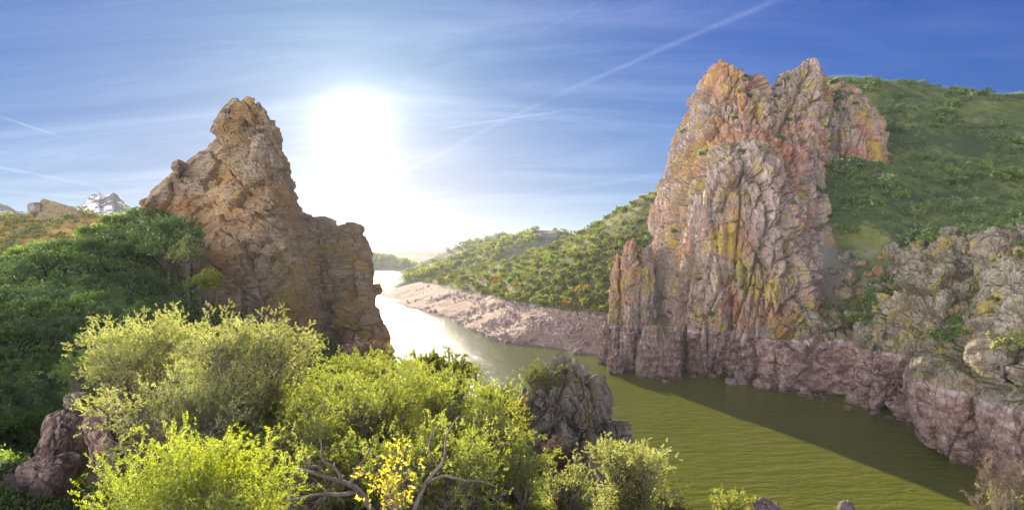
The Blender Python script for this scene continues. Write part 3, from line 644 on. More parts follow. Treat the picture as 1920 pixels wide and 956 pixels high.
mini('rock_crag', [(1858,505,168),(1872,470,167),(1895,452,166),(1925,440,165),(1960,425,165),(2020,415,166)],
     [(1850,700,146),(1875,705,144),(1900,712,142),(1930,720,140),(1965,725,138),(2030,730,136)], 20, 'pale crag with shrubs at the picture edge above the brown buttress', 'crag', 6, key='m3', near=.93)
mini('tan_rock', [(72,399,405),(77,376,405),(84,373,405),(100,378,405),(118,383,405),(136,389,405),(152,397,405)],
     [(66,412,402),(78,412,401),(88,412,401),(104,412,401),(120,412,401),(138,412,401),(156,412,401)], 14, 'slanting tan slab on top of the golden hill', 'rock', 1, M_TAN, .35, lambda p: (fbm(p/4, 5, 9)*.7, .5+.4*vnoise(p/2, 3)))

# ------------------------------------------------------------------ boulders
def boulder(name, u, v, Y, ru, rv, seed, mat, label, cat='boulder', group=None, lean=0, res=56, rough=1.0, square=.62):
    c = P(u, v, Y); rx = ru/F*Y; rz = rv/F*Y; ry = (rx+rz)*.5
    th = np.linspace(0, math.pi, res); ph = np.linspace(0, 2*math.pi, int(res*1.6))
    T, H = np.meshgrid(th, ph, indexing='ij')
    def sp(x): return np.sign(x)*np.abs(x)**square
    d = np.stack([sp(np.sin(T))*sp(np.cos(H)), sp(np.sin(T))*sp(np.sin(H)), sp(np.cos(T))], 2).reshape(-1, 3)
    p = d*np.array([rx, ry, rz]); m_ = (rx+rz)*.5
    q = p/m_+seed*7.1
    a, b1 = columns(q, .8, 1.2, (R(8), R(12), 0), seed, 1.0, .7, 1.1, 1.0, .5, .12, .9, .05); b, b2 = columns(q, .28, .4, (0, R(14), 0), seed+5, .9, .7, 1., 1.0, .6, .12, .9, .08)
    n = d/np.maximum(np.linalg.norm(d, axis=1, keepdims=True), 1e-6)
    p = p+n*((a*.11+b*.032+fbm(q*1.5, 6, seed)*.12)*m_*rough)[:, None]
    p[:, 0] += p[:, 2]*math.tan(lean)
    Fq = grid_faces(*T.shape)
    me = mesh_np(name, p, Fq, mat, {'blk': b2})
    bz = p[:, 2].min(); 
    me.transform(__import__('mathutils').Matrix.Translation((0, 0, -float(bz))))
    return link(name, me, None, (c[0], c[1], c[2]+bz), label, cat, group)
boulder('boulder', 1380, 716, 229, 18, 7, 101, M_RUB, 'flat pink rock islet in the river before the peak', res=40)
boulder('boulder', 1386, 704, 229.5, 8, 10, 102, M_RUB, 'upright pink rock on the islet against the cliff foot', res=36)
tr = np.random.default_rng(12)
for k, (u_, Yb) in enumerate([(1248, 231), (1300, 243), (1335, 243), (1410, 232), (1445, 224), (1520, 207), (1548, 204), (1590, 193), (1640, 186), (1668, 182), (1712, 176), (1745, 164)]):
    rr_ = tr.uniform(5, 11); o = boulder('fallen_block', u_, CY-(WZ+.3)*F/(Yb-3), Yb-3, rr_, rr_*tr.uniform(.5, .9), 500+k, M_SHORE, 'pink fallen block lying at the waterline of the scoured cliff', 'rock', 'fallen blocks along the waterline', res=34)
boulder('boulder', 1795, 772, 146, 62, 98, 103, M_SHORE, 'huge rounded pink buttress rising from the river at the end of the shore cliff', 'rock', lean=-.12, res=170, square=.8)
boulder('boulder', 1893, 800, 128, 42, 80, 104, M_SHORE, 'brown buttress beyond the huge pink one, cut by the picture edge', 'rock', res=140, square=.8)
boulder('boulder', 1160, 808, 55, 22, 16, 105, M_OUT, 'dark cracked boulder leaning on the side of the mossy outcrop', res=60)
boulder('boulder', 1176, 825, 54, 10, 12, 106, M_OUT, 'small dark boulder at the outer end of the outcrop', res=40)
boulder('boulder', 1097, 694, 57.5, 6, 10, 107, M_OUT, 'small upright pale stone balanced on top of the outcrop', res=40)
boulder('boulder', 986, 742, 57, 17, 13, 108, M_OUT, 'brown rounded boulder under the little tree on the outcrop', res=50)
boulder('boulder', 218, 832, 18, 34, 72, 109, M_RED, 'tall smooth reddish rock slab under the sage bushes', 'rock', lean=-.15, res=90, rough=1.2)
boulder('boulder', 118, 838, 19, 32, 62, 110, M_RED, 'upright reddish rock with a shrub on it beside the dark gully', 'rock', lean=.1, res=100, rough=1.4)
boulder('boulder', 80, 905, 17, 45, 52, 111, M_RED, 'grey lilac slanting boulder at the bottom of the gully', 'rock', lean=.3, res=100, rough=1.4)
boulder('boulder', 118, 795, 21, 30, 22, 112, M_RED, 'rounded lilac boulder topping the gully rocks', 'rock', lean=.3, res=60)
boulder('boulder', 146, 752, 25, 22, 15, 113, M_OUT, 'pale cracked rock among the scrub above the gully', 'rock', res=60)
boulder('boulder', 1438, 958, 20, 26, 18, 114, M_RUB, 'tan rock tip poking up at the lower edge over the water', 'rock', res=60)
boulder('boulder', 1588, 962, 20, 14, 20, 115, M_RUB, 'smooth grey rock tip alone at the lower edge over the water', 'rock', res=50)
boulder('boulder', 996, 645, 328, 9, 5, 116, M_RUB, 'pale boulder at the water edge of the scree bank', res=30)
boulder('boulder', 70, 393, 405, 14, 12, 118, M_OUT, 'dark jagged rock beside the tan slab on the golden hill', 'rock', res=40)

# loose rubble on the scoured bank (stuff)
rng = np.random.default_rng(5)
def icoish():
    t = (1+5**.5)/2
    v = np.array([(-1,t,0),(1,t,0),(-1,-t,0),(1,-t,0),(0,-1,t),(0,1,t),(0,-1,-t),(0,1,-t),(t,0,-1),(t,0,1),(-t,0,-1),(-t,0,1)], float); v /= np.linalg.norm(v[0])
    f = np.array([(0,11,5),(0,5,1),(0,1,7),(0,7,10),(0,10,11),(1,5,9),(5,11,4),(11,10,2),(10,7,6),(7,1,8),(3,9,4),(3,4,2),(3,2,6),(3,6,8),(3,8,9),(4,9,5),(2,4,11),(6,2,10),(8,6,7),(9,8,1)])
    return v, f
iv, if_ = icoish()
def rubble(name, pts, sizes, mat, label):
    N = len(pts); V = np.repeat(iv[None], N, 0)*(rng.uniform(.6, 1.25, (N, 12, 1)))
    V = V*sizes[:, None, None]*rng.uniform(.6, 1.3, (N, 1, 3))+pts[:, None]
    Fq = (if_[None]+np.arange(N)[:, None, None]*12).reshape(-1, 3)
    me = mesh_np(name, V.reshape(-1, 3), Fq, mat, {'blk': np.repeat(rng.uniform(0, 1, N), 12)})
    return link(name, me, None, (0, 0, 0), label, 'rubble', None, 'stuff')
Yr = np.exp(rng.uniform(math.log(255), math.log(700), 60000)); ur = rng.uniform(740, 1250, 60000)
xr = (ur-CX)/F*Yr; zr = hB(xr, Yr)
ok = (zr > -50.3) & (zr < -34) & (vnoise(np.stack([xr/14, Yr/14, zr*0], 1), 3)+rng.uniform(-.6, .6, 60000)+(ur-1000)/500 > .05)
ptsr = np.stack([xr, Yr, zr], 1)[ok][:11000]
rubble('rubble', ptsr, np.minimum(rng.pareto(2.6, len(ptsr))*.35+.28, 2.0), M_RUB, 'loose pinkish stones strewn over the scoured river bank')

# ------------------------------------------------------------------ plants
def leaves(Cn, Dr, L, W, rng, tint):
    """one rhombic leaf per row: base point, direction, length, width"""
    N = len(Cn); r = rng.normal(size=(N, 3)); s = np.cross(Dr, r); s /= np.maximum(np.linalg.norm(s, axis=1, keepdims=True), 1e-6)
    L = np.broadcast_to(L, N)[:, None]; W = np.broadcast_to(W, N)[:, None]
    a = Cn; b = Cn+Dr*L*.45+s*W*.5; c = Cn+Dr*L; d = Cn+Dr*L*.45-s*W*.5
    V = np.stack([a, b, c, d], 1).reshape(-1, 3); Fq = np.arange(N*4).reshape(-1, 4)
    return V, Fq, np.repeat(tint, 4)
def unit(v): return v/np.maximum(np.linalg.norm(v, axis=-1, keepdims=True), 1e-9)
def tube(pts, rad, k=5):
    pts = np.asarray(pts, float); n = len(pts); d = unit(np.gradient(pts, axis=0))
    ref = np.array([.31, .87, .38]); s = unit(np.cross(d, ref)); t = np.cross(d, s)
    an = np.arange(k)/k*2*math.pi
    V = pts[:, None]+(s[:, None]*np.cos(an)[None, :, None]+t[:, None]*np.sin(an)[None, :, None])*np.asarray(rad)[:, None, None]
    Fq = []
    for i in range(n-1):
        for j in range(k): Fq.append((i*k+j, i*k+(j+1) % k, (i+1)*k+(j+1) % k, (i+1)*k+j))
    return V.reshape(-1, 3), np.array(Fq)
def join(parts):
    Vs, Fs, o = [], [], 0
    for V, Fq in parts: Vs.append(V); Fs.append(Fq+o); o += len(V)
    return np.concatenate(Vs), np.concatenate(Fs)
def curve(a, b, n, wob, rng, sag=0):
    t = np.linspace(0, 1, n)[:, None]; m = (a+b)/2+rng.normal(size=3)*wob*np.linalg.norm(b-a)+np.array([0, 0, sag*np.linalg.norm(b-a)])
    return (1-t)**2*a+2*(1-t)*t*m+t**2*b

def make_crown(lobes, rng, twigs, per, tl, L, W, up=.35, sparse=.0, spray=12):
    """leafy sprays spread through the outer half of every lobe; each spray is a fan of twigs"""
    vol = np.array([l[3]*l[4]*l[5] for l in lobes])**.67; pr = vol/vol.sum()
    ns = max(8, twigs//spray)
    which = rng.choice(len(lobes), ns, p=pr); lo = np.array(lobes)[which]
    d = unit(rng.normal(size=(ns, 3))); d[:, 2] = np.where(d[:, 2] < -.35, -d[:, 2]*.5, d[:, 2]); d = unit(d)
    rad = rng.uniform(.35, 1.0, ns)**.55
    rad *= 1+.30*vnoise(d*2.3+which[:, None]*3.7, 5)+.15*rng.normal(size=ns)
    so = lo[:, :3]+d*lo[:, 3:6]*rad[:, None]
    keep = vnoise(so/(np.mean(lo[:, 3])*.6), 9) > -.5+sparse
    so, d, which = so[keep], d[keep], which[keep]; ns = len(so)
    sd_ = unit(d*.9+rng.normal(size=(ns, 3))*.35+np.array([0, 0, up])); sl = tl*rng.uniform(1.2, 3.4, ns)
    k = rng.integers(0, ns, ns*spray); a = rng.uniform(-.35, 1.0, len(k))**1.0
    wdt = tl*.55*(1.15-np.clip(a, 0, 1)*.8)
    o = so[k]+sd_[k]*(a*sl[k])[:, None]+rng.normal(size=(len(k), 3))*wdt[:, None]
    td = unit(sd_[k]*.9+rng.normal(size=(len(k), 3))*.55); n = len(o); tlen = tl*rng.uniform(.5, 1.1, n)
    tt = rng.uniform(0, 1, (n, per)); Cn = o[:, None]+td[:, None]*(tt*tlen[:, None])[..., None]
    ld = unit(td[:, None]*.6+rng.normal(size=(n, per, 3))*.65)
    st = rng.normal(size=ns)*.16
    tint = np.clip(.5+.3*vnoise(o/.9, 4)[:, None]+st[k][:, None]+rng.normal(size=(n, per))*.18, 0, 1)
    m_ = n*per
    V, Fq, T = leaves(Cn.reshape(m_, 3), ld.reshape(m_, 3), L*rng.uniform(.7, 1.3, m_), W*rng.uniform(.7, 1.3, m_), rng, tint.ravel())
    return V, Fq, T, o, td*tlen[:, None]
def make_tree(name, base, lobes, seed, mat, label, cat, twigs, per, tl, L, W, rt, up=.35, sparse=0., group=None, stems=1, limbs_vis=1.0, crown_name='crown'):
    """lobes in world coordinates; thing = Empty at the base > trunk, crown"""
    rng = np.random.default_rng(seed); base = np.array(base, float)
    root = link(name, None, None, base, label, cat, group)
    lb = [tuple(np.array(l[:3])-base)+tuple(l[3:]) for l in lobes]
    V, Fq, T, o, tv = make_crown(lb, rng, twigs, per, tl, L, W, up, sparse)
    crown = link(crown_name, mesh_np(crown_name, V, Fq, mat, {'tint': T}), root)
    parts = []
    fork = np.array([0, 0, np.mean([l[2] for l in lb])*.35])
    tops = []
    for s_ in range(stems):
        b0 = rng.normal(size=3)*np.array([.12, .12, 0])*(stems > 1)*3; f0 = fork+rng.normal(size=3)*np.array([.3, .3, .1])
        pts = curve(b0-np.array([0, 0, .4]), f0, 8, .10, rng); parts.append(tube(pts, np.linspace(rt*1.15, rt*.8, 8), 8)); tops.append(f0)
    for i, l in enumerate(lb):
        c = np.array(l[:3]); st = tops[i % len(tops)]
        pts = curve(st, c, 10, .13, rng, .05); rr = np.linspace(rt*.6, rt*.22, 10); parts.append(tube(pts, rr, 6))
        sel = o[np.linalg.norm((o-c)/np.array(l[3:6]), axis=1) < 1.25]
        if len(sel):
            for q in sel[rng.choice(len(sel), min(len(sel), int(26*limbs_vis)), replace=False)]:
                k = rng.integers(4, 10); parts.append(tube(curve(pts[k], q, 6, .16, rng, .04), np.linspace(rt*.16, rt*.04, 6), 4))
    nb = min(len(o), 700)
    for q in rng.choice(len(o), nb, replace=False):
        parts.append(tube(np.array([o[q]-tv[q]*.9, o[q], o[q]+tv[q]]), np.array([rt*.035, rt*.03, rt*.015])+.002, 3))
    Vb, Fb = join(parts)
    link('trunk', mesh_np('trunk', Vb, Fb, M_BARK, None, True), root)
    return root
def lobes_px(u, v, Y, hu, hv, n, seed, spread=.62, size=.52):
    """lobes filling an ellipsoid seen at (u, v) with half-size (hu, hv) photo px at distance Y"""
    rng = np.random.default_rng(seed); c = P(u, v, Y); rx, rz = hu/F*Y, hv/F*Y; ry = (rx+rz)*.5
    out = [(c[0], c[1], c[2], rx*.6, ry*.6, rz*.6)]
    for i in range(n):
        a = i/n*2*math.pi+rng.uniform(-.3, .3); e = rng.uniform(-.35, .9)
        d = np.array([math.cos(a)*math.cos(e), math.sin(a)*math.cos(e), math.sin(e)])
        k = size*rng.uniform(.75, 1.15)
        out.append((c[0]+d[0]*rx*spread, c[1]+d[1]*ry*spread, c[2]+d[2]*rz*spread, rx*k, ry*k, rz*k))
    return out
def fg(name, u, v, Y, hu, hv, nl, seed, mat, label, cat='tree', dens=1.25, L=.05, W=.022, per=28, tl=.24, rt=.12, up=.15, sparse=0., group=None, stems=2, size=.52, ground=None, full=True):
    lb = lobes_px(u, v, Y, hu, hv, nl, seed, size=size); x, y = lb[0][0], lb[0][1]
    zb = ground if ground is not None else float(hA(np.array([x]), np.array([y]))[0])
    zb = min(zb, lb[0][2]-lb[0][5])
    rg = np.random.default_rng(seed+9); cx_, cy_, cz_ = lb[0][:3]; rx_, ry_, rz_ = lb[0][3]/.6, lb[0][4]/.6, lb[0][5]/.6
    if full:   # skirt of low branches reaching down towards the ground
        zz_ = cz_-rz_*.45
        while zz_ > zb+rz_*.15 and zz_ > cz_-rz_*2.2:
            for k in range(6):
                a = k/6*6.283+rg.uniform(-.4, .4); lb.append((cx_+math.cos(a)*rx_*.52, cy_+math.sin(a)*ry_*.52, zz_+rg.uniform(-.1, .1)*rz_, rx_*rg.uniform(.38, .5), ry_*.42, rz_*rg.uniform(.35, .5)))
            zz_ -= rz_*.5
    area = (hu/F*Y)*(hv/F*Y)
    tw = int(620*area*dens*(1+.05*max(0, len(lb)-nl-1)))+int(150*min(1, dens))
    return make_tree(name, (x, y, zb), lb, seed, mat, label, cat, tw, per, tl, L, W, rt, up, sparse, group, stems)

fg('olive_tree', 268, 668, 25, 95, 92, 9, 201, L_SAGE, 'rounded silvery sage wild olive with a smooth dome, furthest from the lime bush', 'tree')
fg('olive_tree', 468, 678, 22, 112, 98, 11, 202, L_SAGE, 'largest silvery sage wild olive, directly in front of the tall crag', 'tree')
fg('olive_tree', 330, 800, 17, 120, 92, 10, 203, L_SAGE, 'dull grey green wild olive with bare twigs showing above the lime bush', 'tree', dens=1.2, sparse=.2)
fg('olive_tree', 690, 800, 20, 140, 112, 12, 204, L_OLIVE, 'yellow green olive tree with thick twisted limbs at the middle of the thicket', 'tree', sparse=.12, rt=.16)
fg('olive_tree', 862, 812, 21, 118, 108, 12, 205, L_OLIVE, 'yellow green olive tree at the river edge of the thicket, beside the outcrop', 'tree', sparse=.1, rt=.15)
fg('olive_tree', 700, 718, 28, 105, 50, 9, 206, L_OLIVE, 'low yellow green olive crown behind the thicket near the crag foot', 'tree')
fg('olive_tree', 560, 770, 24, 62, 60, 7, 207, L_OLIVE, 'small yellow green olive between the sage trees and the thicket', 'tree')
fg('olive_tree', 800, 900, 15, 170, 78, 11, 208, L_OLIVE, 'broad olive with spreading branches filling the bottom of the thicket', 'tree', sparse=.2, rt=.11)
crooked = fg('olive_tree', 590, 915, 14.5, 100, 58, 8, 217, L_OLIVE, 'low spreading olive with grey crooked branches next to the lime bush', 'tree', sparse=.3, rt=.12)
fg('olive_tree', 420, 775, 19.5, 85, 70, 9, 224, L_SAGE, 'low sage and yellow tinted olive filling the gap below the two big sage olives', 'tree')
fg('olive_tree', 560, 850, 17, 80, 60, 8, 225, L_OLIVE, 'loose yellow green olive above the crooked grey branches', 'tree', sparse=.25)
fg('olive_tree', 950, 890, 18, 78, 62, 8, 226, L_OLIVE, 'yellow green olive at the outer lower corner of the thicket', 'tree', sparse=.1)
fg('olive_tree', 185, 700, 30, 60, 55, 7, 227, L_GREEN, 'darker green olive at the shaded left side of the sage dome', 'tree')
fg('oak_tree', 812, 703, 34, 66, 34, 8, 209, L_OAK, 'small dark green oak showing against the bright river', 'tree', L=.10, W=.06)
fg('lime_bush', 370, 932, 10.5, 165, 66, 11, 210, L_LIME, 'bright lime green leafy bush filling the bottom edge', 'bush', L=.042, W=.017, dens=3.0, tl=.26, up=.9, rt=.04, stems=4)
fg('olive_bush', 1178, 888, 22, 72, 58, 8, 211, L_SAGE, 'round grey green bush at the foot of the outcrop over the water', 'bush', dens=1.3)
fg('olive_bush', 1072, 925, 19, 48, 44, 7, 212, L_SAGE, 'small neat sage bush at the bottom edge below the outcrop', 'bush', dens=1.5)
fg('olive_bush', 1244, 938, 25, 44, 34, 6, 213, L_OAK, 'olive brown scrubby bush on the last rocks above the river', 'bush', sparse=.3)
fg('oak_tree', 1012, 714, 57, 37, 32, 11, 214, L_OAK, 'little round oak growing from the side of the outcrop', 'tree', L=.11, W=.07, rt=.10, stems=1, full=False, ground=-15.3, tl=.3, dens=.55, per=10, sparse=.35)
fg('dry_shrub', 690, 668, 48, 44, 24, 7, 215, L_BROWN, 'leafless reddish brown shrub at the foot of the crag', 'shrub', L=.16, W=.02, sparse=.1, dens=.8)
fg('dry_shrub', 1052, 858, 46, 34, 36, 6, 218, L_BROWN, 'grey leafless shrub clinging to the base of the outcrop', 'shrub', L=.16, W=.018, dens=.7)
fg('yellow_shrub', 740, 936, 9.0, 20, 22, 3, 216, L_YEL, 'sprig of bright yellow leaves at the bottom edge', 'shrub', full=False, L=.07, W=.035, dens=.1, per=6, up=.8, rt=.02)
fg('twiggy_shrub', 1884, 925, 15, 42, 32, 6, 219, L_BROWN, 'dry reddish twiggy shrub in the corner above the shaded water', 'shrub', L=.08, W=.012, dens=.8, sparse=.2, up=.8, rt=.03)
for k, (u_, v_, Y_, h_) in enumerate([(1878, 545, 150, 22), (1905, 600, 140, 26), (1858, 600, 148, 18), (1890, 650, 134, 24), (1915, 510, 150, 22), (1846, 535, 165, 18)]):
    fg('olive_bush', u_, v_, Y_, h_*1.2, h_, 6, 240+k, (L_OAK, L_SAGE)[k % 2], ['sunlit olive bush high on the crag at the picture edge', 'broad pale bush in the middle of the crag at the picture edge', 'small olive bush at the inner side of the edge crag', 'pale bush just above the brown buttress at the edge', 'pale bush at the very edge beside the highest crest', 'pale bush between the grey crag and the edge crag'][k], 'bush', L=.34, W=.22, per=8, tl=.6, dens=.11, rt=.12, stems=1, full=False, ground=(CY-v_)/F*Y_-h_/F*Y_)
fg('lime_bush', 1912, 955, 15, 22, 16, 4, 220, L_LIME, 'small lime green bush below the dry twiggy shrub', 'bush', dens=1.5)
fg('lime_bush', 1368, 950, 20, 20, 16, 4, 221, L_OLIVE, 'small tufted bush at the bottom edge beside the tan rock tip', 'bush', dens=1.5)
fg('olive_bush', 960, 775, 50, 26, 28, 5, 222, L_OCHRE, 'ochre brown bush against the dark side of the outcrop', 'bush', L=.12, W=.05, dens=.7)
fg('olive_bush', 935, 745, 52, 24, 16, 5, 223, L_OAK, 'grey green bush between the thicket and the outcrop', 'bush', L=.12, W=.05, dens=.7)
# crooked bare limbs of the low olive, seen in front of its leaves
def limb(pts, r0, r1):
    A = catmull(np.array([P(*q) for q in pts]), 26); A[:, 1] += .12*np.sin(np.linspace(0, 9, 26))
    return tube(A-np.array(crooked.location), np.linspace(r0, r1, 26), 7)
Vb, Fb = join([limb([(700, 965, 12.6), (672, 925, 12.5), (640, 900, 12.4), (600, 886, 12.4), (560, 884, 12.5), (520, 892, 12.6)], .06, .02),
               limb([(672, 925, 12.5), (640, 930, 12.3), (600, 922, 12.3), (560, 935, 12.4), (535, 945, 12.5)], .05, .015),
               limb([(640, 900, 12.4), (618, 872, 12.4), (604, 850, 12.6), (596, 822, 12.9)], .035, .012),
               limb([(655, 910, 12.5), (668, 878, 12.6), (690, 850, 12.9), (700, 815, 13.2)], .04, .012),
               limb([(600, 886, 12.4), (585, 868, 12.5), (566, 855, 12.7)], .02, .008), limb([(775, 960, 12.8), (800, 905, 13), (832, 860, 13.2), (838, 815, 13.4), (862, 780, 13.6)], .05, .014),
               limb([(800, 905, 13), (842, 893, 13), (890, 900, 13.1), (930, 915, 13.3)], .035, .012), limb([(820, 880, 13.1), (806, 840, 13.2), (812, 800, 13.4)], .025, .01)])
link('limb', mesh_np('limb', Vb, Fb, M_BARK, None, True), crooked)
# trees against the crag
fg('oak_tree', 312, 462, 128, 56, 58, 10, 230, L_DARK, 'large dark blue green holm oak leaning on the crag flank', 'tree', L=.42, W=.3, per=8, tl=.8, dens=.10, rt=.3, stems=1, full=False)
fg('oak_tree', 352, 480, 124, 22, 38, 6, 231, L_SAGE, 'pale sunlit oak at the edge of the dark oak by the crag', 'tree', L=.36, W=.22, per=8, tl=.7, dens=.14, rt=.2, stems=1, full=False)
fg('fig_tree', 388, 535, 112, 26, 22, 6, 232, L_LIME, 'bright yellow green tree glowing at the foot of the crag', 'tree', L=.34, W=.26, per=8, tl=.7, dens=.13, rt=.15, stems=1, full=False)

# ---- small scrub variants, each mesh shared by copies
def scrub_mesh(seed, mat, n, L, W, lob=6, flat=.75, trunk=True):
    rng = np.random.default_rng(seed); lobes = [(0, 0, .55*flat, .6, .6, .5*flat)]
    for i in range(lob):
        a = i/lob*2*math.pi+rng.uniform(-.4, .4); rr = rng.uniform(.35, .6); k = rng.uniform(.3, .48)
        lobes.append((math.cos(a)*rr, math.sin(a)*rr, rng.uniform(.35, .85)*flat, k, k, k*.85))
    V, Fq, T, o, tv = make_crown(lobes, rng, n, 4, .12, L, W, .4)
    me = mesh_np('bush', V, Fq, mat, {'tint': T})
    if trunk:
        parts = []
        for i in range(5):
            q = np.array(lobes[i % len(lobes)][:3]); parts.append(tube(curve(np.array([0, 0, -.25]), q, 5, .1, rng), np.linspace(.06, .02, 5), 5))
        Vb, Fb = join(parts); nv = len(V)
        V2 = np.concatenate([V, Vb]); F2 = np.concatenate([Fq, Fb+nv]); me = mesh_np('bush', V2, F2, mat, {'tint': np.concatenate([T, np.zeros(len(Vb))])})
        me.materials.append(M_BARK); mi = np.zeros(len(F2), np.int32); mi[len(Fq):] = 1; me.polygons.foreach_set('material_index', mi)
    return me
def scatter(pts, sizes, meshes, name, label, cat, group, seed, probs=None, labels=None, sink=.15, zone=None):
    rr = random.Random(seed)
    for (p_, s_) in zip(pts, sizes):
        k = rr.choices(range(len(meshes)), probs)[0]
        o = bpy.data.objects.new(name, meshes[k]); C.objects.link(o)
        o.location = (float(p_[0]), float(p_[1]), float(p_[2]-sink*s_)); sz = float(s_)*(rr.choice((.6, .8, 1.0, 1.5)) if name == 'hill_shrub' else 1.0)
        o.scale = (sz*rr.uniform(.85, 1.2), sz*rr.uniform(.85, 1.2), sz*rr.uniform(.8, 1.15)); o.rotation_euler = (0, 0, rr.uniform(0, 6.28))
        lab = labels[k] if labels else label
        if zone: lab = lab.split(' on the ')[0]+' '+zone(CX+p_[0]/p_[1]*F, CY-p_[2]/p_[1]*F, p_[1])
        o['label'] = lab; o['category'] = cat; o['group'] = group
def zslope(u, v, Y):
    if Y > 100: return 'high on the shaded slope '+('under the skyline' if u < 130 else 'close to the crag')
    if Y > 55: return 'half way up the shaded slope '+('near the picture edge' if u < 120 else 'under the dark holm oak')
    return 'low on the shaded slope '+('beside the reddish boulders' if u < 170 else 'behind the sage olives')
def zoak(u, v, Y):
    a = 'next to the rock peak' if u > 1120 else ('where the hill narrows down the river' if u < 920 else 'in the middle of the wooded hill')
    return ('just above the scree bank ' if Y < 440 and u > 920 else 'higher up the wooded hillside ')+a
def zhill(u, v, Y):
    a = 'beside the rock peak' if u < 1640 else ('in the hillside hollow' if u < 1780 else 'on the outer green hillside')
    return ('near the hilltop ' if v < 260 else ('half way down ' if v < 370 else 'low down '))+a
rng = np.random.default_rng(77)
def sample(hf, u0, u1, Y0, Y1, n, cond=None, mind=0.0, edge=None):
    out = []
    Y = np.exp(rng.uniform(math.log(Y0), math.log(Y1), n*30)); u = rng.uniform(u0, u1, n*30); x = (u-CX)/F*Y; z = hf(x, Y)
    ok = np.ones(len(Y), bool) if cond is None else cond(u, CY-z*F/Y, x, Y, z)
    P_ = np.stack([x, Y, z], 1)[ok]
    grid = {}
    for q in P_:
        md = mind*q[1] if mind else 0
        if md and any((q[0]-r[0])**2+(q[1]-r[1])**2*.5 < md*md for r in out[-400:]): continue
        out.append(q)
        if len(out) >= n: break
    return np.array(out)
NEAR = [scrub_mesh(300+i, m_, 1500, .085, .05) for i, m_ in enumerate((L_DARK, L_GREEN, L_DARK, L_GREEN, L_DARK))]
pts = sample(hA, -140, 640, 24, 165, 290, lambda u, v, x, Y, z: (v < 960) & (z > -45) & ~((u > 330) & (Y > 118)) & ((u < 430) | (Y > 30)), .020)
scatter(pts, .8+.014*pts[:, 1]*rng.uniform(.7, 1.3, len(pts)), NEAR, 'scrub_bush', None, 'bush', 'scrub bushes on the shaded slope below the crag', 1,
        labels=['dark green scrub bush on the shaded slope below the crag' if i % 2 == 0 else 'mid green scrub bush on the shaded slope below the crag' for i in range(5)], zone=zslope)
# undergrowth between the bushes
def undergrowth(name, hf, box, n, L, mat, label, cond=None, seed=3):
    rng = np.random.default_rng(seed); u0, u1, Y0, Y1 = box
    Y = np.exp(rng.uniform(math.log(Y0), math.log(Y1), n)); u = rng.uniform(u0, u1, n); x = (u-CX)/F*Y; z = hf(x, Y)
    ok = z > WZ+3 if cond is None else cond(u, CY-z*F/Y, x, Y, z)
    x, Y, z = x[ok], Y[ok], z[ok]; sc = np.clip(Y/60, .35, 3)
    c = np.repeat(np.stack([x, Y, z], 1), 6, 0); s6 = np.repeat(sc, 6); m_ = len(c)
    c += rng.normal(size=(m_, 3))*s6[:, None]*np.array([.5, .5, .12]); c[:, 2] += rng.uniform(0, .55, m_)*s6
    d = unit(rng.normal(size=(m_, 3))*.8+np.array([0, 0, .6]))
    tint = np.clip(.5+.5*vnoise(c/4, 8)+rng.normal(size=m_)*.15, 0, 1)
    V, Fq, T = leaves(c, d, L*s6*rng.uniform(.7, 1.4, m_), L*.55*s6, rng, tint)
    return link(name, mesh_np(name, V, Fq, mat, {'tint': T}), None, (0, 0, 0), label, 'undergrowth', None, 'stuff')
undergrowth('undergrowth', hA, (-160, 1350, 9, 190), 52000, .26, L_GREEN, 'low green scrub covering the slope between the bushes', lambda u, v, x, Y, z: (z > -46) & (v < 1100))

OAK = [scrub_mesh(320+i, m_, 330, .17, .12, flat=.95) for i, m_ in enumerate((L_OAK, L_OAK, L_OAK, L_GREEN, L_OCHRE))]
pts = sample(hB, 745, 1262, 330, 820, 300, lambda u, v, x, Y, z: (z > -34.5) & ~((u > 1215) & (Y < 380)), .0125)
pts = pts[np.argsort(-pts[:, 1])]
scatter(pts, 4.3*rng.uniform(.75, 1.3, len(pts)), OAK, 'oak_tree', None, 'tree', 'round oaks on the wooded hillside across the river', 2, probs=(.3, .28, .22, .15, .05),
        labels=['olive green round oak on the wooded hillside across the river']*3+['darker green round oak on the wooded hillside across the river', 'orange tinged tree on the wooded hillside across the river'], zone=zoak)
WOODC = 1
undergrowth('woodland_scrub', hB, (745, 1262, 330, 900), 26000, .10, L_OAK, 'low scrub filling gaps between the hillside oaks', lambda u, v, x, Y, z: (z > -35), 5)

